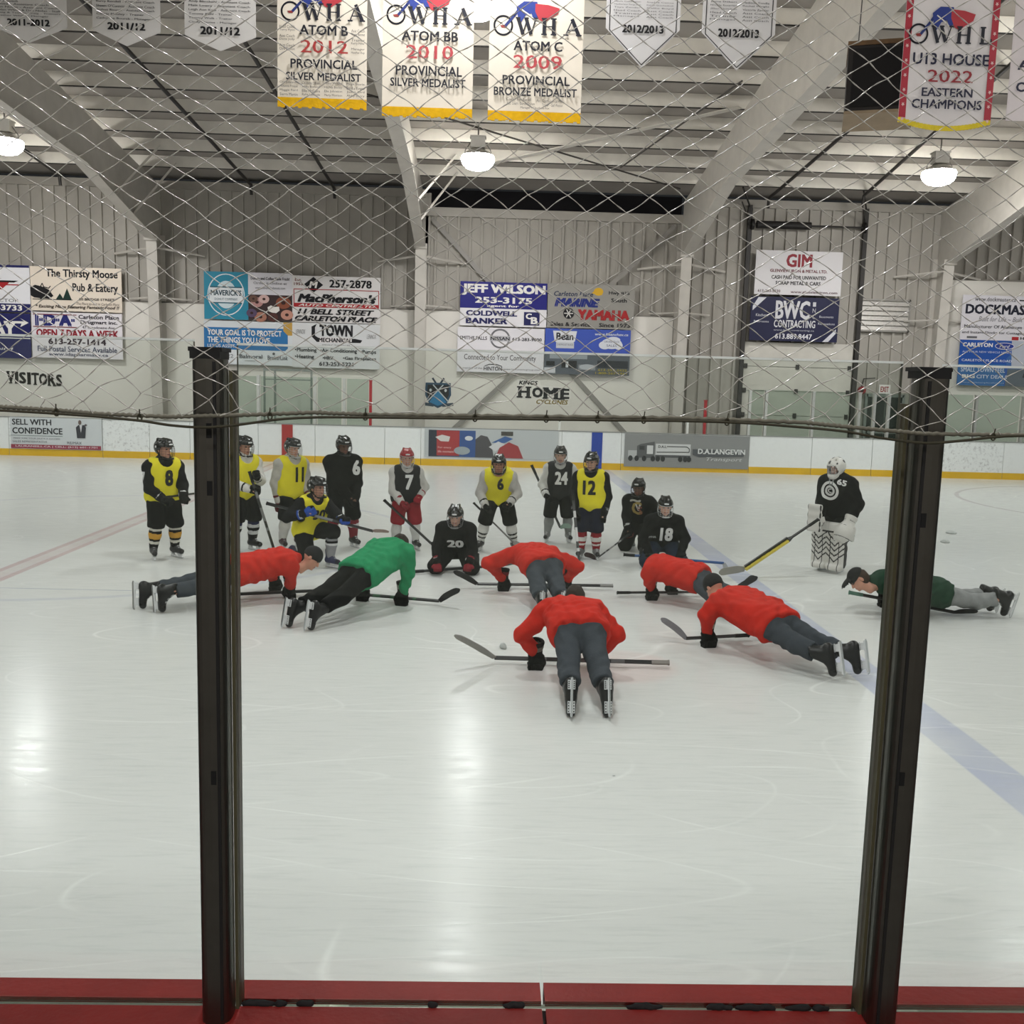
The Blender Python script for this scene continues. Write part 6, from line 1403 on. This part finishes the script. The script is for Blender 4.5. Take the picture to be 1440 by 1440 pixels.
# ------------------------------------------------------------------ goalie
gp = G(1172, 805); ph = math.radians(-38)
pads = '#cfcdc8'
go = player('goalie in white mask and white leg pads standing apart at the right', 1172, 803, 1.55, -52, ((1150, 737, .22), (1194, 735, .26)), '#141418', None, None, None, None, '#17171a', None, cage=None, skin='light', gl=('#cfcdc8', '#8e8c88', '#1a1a1c'), bulk=1.18, stance=.0, grips={'R': (-.8, -.3, -.5), 'L': (0, 0, 1)}, lean=.05)
r, J, jo, jv, jf, f, rt, s, g = go
print_on(jo, jv, jf, '65', J['shL'] + f * .05 - UP * .02 + rt * .03, -rt, UP, (f * .8 + UP * .55), .12, .085, '#e0e0e0', .04)
c_ = J['pel'].lerp(J['chest'], .66) + rt * .02
def ringprint(rad, w, hx, nm):
    vs = []; fs = []; K = 40; tree = BVHTree.FromPolygons([tuple(p) for p in jv], [tuple(int(i) for i in q) for q in jf])
    for k in range(K):
        a = 2 * math.pi * k / K
        for q in (rad - w, rad):
            o = c_ - rt * (q * math.cos(a)) + UP * (q * math.sin(a)); h_ = tree.ray_cast(o + f * .6, -f, 1.2); vs.append((h_[0] if h_[0] else o) + f * .006)
    for k in range(K): a = 2 * k; b = 2 * ((k + 1) % K); fs.append((a, a + 1, b + 1, b))
    mesh_obj(nm, vs, fs, vinyl(hx), jo)
ringprint(.125, .035, '#dcdcda', 'emblem_ring'); ringprint(.07, .03, '#cfcfcd', 'emblem_ring'); print_on(jo, jv, jf, 'C', c_, -rt, UP, f, .05, .06, '#dcdcda', .03, 'emblem_print')
M = frame(J['head'], J['face'], J['crown'])
def maskf(P):
    x, y, z = P[..., 0], P[..., 1], P[..., 2]
    o = sm([ell(P, (0, -.0, .025), (.108, .138, .118)), ell(P, (0, .055, -.075), (.075, .09, .07))], .04)
    d = np.maximum(o, -sm([ell(P, (0, -.008, .02), (.09, .118, .104)), ell(P, (0, .04, -.08), (.06, .07, .06))], .03))
    d = np.maximum(d, -rbox(P, (0, .14, -.005), (.068, .1, .05), .03)); d = np.maximum(d, -.13 - z - .0); d = np.maximum(d, np.where(y < -.03, -.06 - z, -1))
    for sx in (-1, 1):
        for zz in (.075, .1): d = np.maximum(d, -ell(P, (sx * .035, .06, zz + .02), (.008, .02, .03)))
    return d
v, f_ = iso(maskf, (-.13, -.15, -.15), (.13, .17, .16), .008); c = centers(v, f_); fm = np.zeros(len(f_), int)
fm[(np.sin(c[:, 0] * 60) * np.sin(c[:, 1] * 45) * np.sin(c[:, 2] * 55) > .35)] = 1; fm[c[:, 1] < -.09] = 1
me = to_mesh('goalie_mask', v, f_, [mat('#dcdad5', .3), mat('#3a3a3e', .4)], fm); mo = place('goalie_mask', me, r, M, 1.03)
m = MB()
for z in np.linspace(.045, -.055, 6): m.tube([(.075 * math.sin(t), .06 + .085 * math.cos(t), z) for t in np.linspace(-1.2, 1.2, 9)], .0026, 5)
for t in np.linspace(-.9, .9, 6): m.tube([(.075 * math.sin(t), .06 + .085 * math.cos(t), z) for z in np.linspace(.045, -.055, 4)], .0026, 5)
sub('cage', to_mesh('cage', m.v, m.f, [STEEL], None, True), mo)
m = MB(); m.tube([(-.02, .1, -.13), (-.015, .115, -.2), (.02, .115, -.2), (.03, .1, -.13)], .012, 6); sub('throat_guard', to_mesh('throat_guard', m.v, m.f, [mat('#8a8d90', .2)], None, True), mo)
PADW = mat(pads, .45, 0, .4, .05, 10); PADK = mat('#1c1c1f', .5)
for S_, sg in (('R', 1), ('L', -1)):
    a, k, b = J['hip' + S_].lerp(J['kn' + S_], .45), J['kn' + S_], J['an' + S_]
    out = f + rt * sg * .10; out.normalize(); side = out.cross(UP).normalized(); Mx = frame(k, out, UP)
    top = (a - k).length * 1.0; bot = (b - k).length + .07
    def pf(P):
        d = np.minimum(rbox(P, (0, .085, top * .5), (.125, .045, top * .55), .03), rbox(P, (0, .10 - .0, -bot * .48), (.135, .045, bot * .52), .035))
        d = sm([d, rbox(P, (0, .10, -bot * .98), (.105, .075, .04), .03), rbox(P, (0, .105, .0), (.132, .055, .07), .03)], .03)
        for zz in (.06, -.06): d = d + .006 * np.exp(-((P[..., 2] - zz) / .01) ** 2)
        return d
    v, f_ = iso(pf, (-.17, -.02, -bot - .08), (.17, .22, top + .1), .011); c = centers(v, f_)
    w_ = np.zeros(len(f_), int); q = c[:, 2] - .9 * np.abs(c[:, 0])
    for z0 in (-.02, -.09, -.16, -.23, -.30): w_[(np.abs(q - z0) < .011) & (c[:, 1] > .09)] = 1
    w_[(np.abs(np.abs(c[:, 0]) - .062) < .007) & (c[:, 1] > .09) & (c[:, 2] < .02)] = 1; w_[(np.abs(c[:, 2] - .085) < .010) & (np.abs(c[:, 0]) > .03)] = 1; w_[np.abs(c[:, 0]) > .128] = 1
    place('leg_pad', to_mesh('leg_pad', v, f_, [PADW, PADK], w_), r, Mx, 1.0)
# blocker board and catching glove
wr = J['wrR'] + J['hdR'] * .05
Mx = frame(wr + f * .06 - rt * -.02, UP, f)
v, f_ = iso(lambda P: rbox(P, (0, .02, .01), (.10, .18, .025), .02) + .004 * np.cos(P[..., 1] * 60), (-.13, -.2, -.04), (.13, .24, .06), .01)
c = centers(v, f_); place('blocker', to_mesh('blocker', v, f_, [PADW, PADK], ((np.abs(c[:, 0]) > .088) & (c[:, 2] > .02)).astype(int)), r, Mx, 1.0)
wr = J['wrL'] + J['hdL'] * .06
def catchf(P):
    d = ell(P, (0, .07, .0), (.125, .15, .085)); d = np.maximum(d, -ell(P, (-.02, .12, .07), (.09, .12, .075)))
    cf = np.maximum(cap(P, (0, -.02, 0), (0, -.13, 0), .06, .085), -.15 - P[..., 1]); th = cap(P, (.07, .0, .03), (.11, .13, .06), .035, .028)
    fi = [cap(P, (x, .1, -.03), (x * 1.2, .20, .03), .028, .022) for x in (-.08, -.03, .02)]
    return sm([d, cf, th] + fi, .03)
v, f_ = iso(catchf, (-.17, -.17, -.12), (.17, .25, .14), .011); c = centers(v, f_)
place('catching_glove', to_mesh('catching_glove', v, f_, [PADW, PADK], (np.abs(np.sin(c[:, 1] * 40)) < .12).astype(int)), r, frame(wr, J['hdL'], f * -1 + UP * .2), 1.0)
stick('goalie stick with yellow and black paddle', W(1150, 731, 12.4), W(1047, 800, 12.2), W(1012, 806, 12.1), shaft='#1c1c1e', blade='#9a988f', bw=.10, paddle=(.58, '#d2c04a', '#1b1b1c'), up=(0, 0, 1))

# clumps of snow scraped up on the ice
for px, py, w_, l_ in ((1337, 750, .09, 'larger grey snow clump on the ice right of the right post'), (1329, 763, .07, 'smaller grey snow clump on the ice right of the right post'), (708, 912, .03, 'tiny snow clump on the ice left of the nearest coach')):
    p = G(px, py); v, f_ = iso(lambda P: np.maximum(ell(P, (p.x, p.y, .0), (w_, w_ * 1.3, .05)) + folds(P, .012, 2, 1.3), -P[..., 2]), (p.x - w_ * 1.2, p.y - w_ * 1.5, 0), (p.x + w_ * 1.2, p.y + w_ * 1.5, .06), .012)
    tag(mesh_obj('snow_clump', v, f_, mat('#b9bdbb', .9, 0, .2, .15, 40), None, None, True, (p.x, p.y, 0)), l_, 'snow clump')
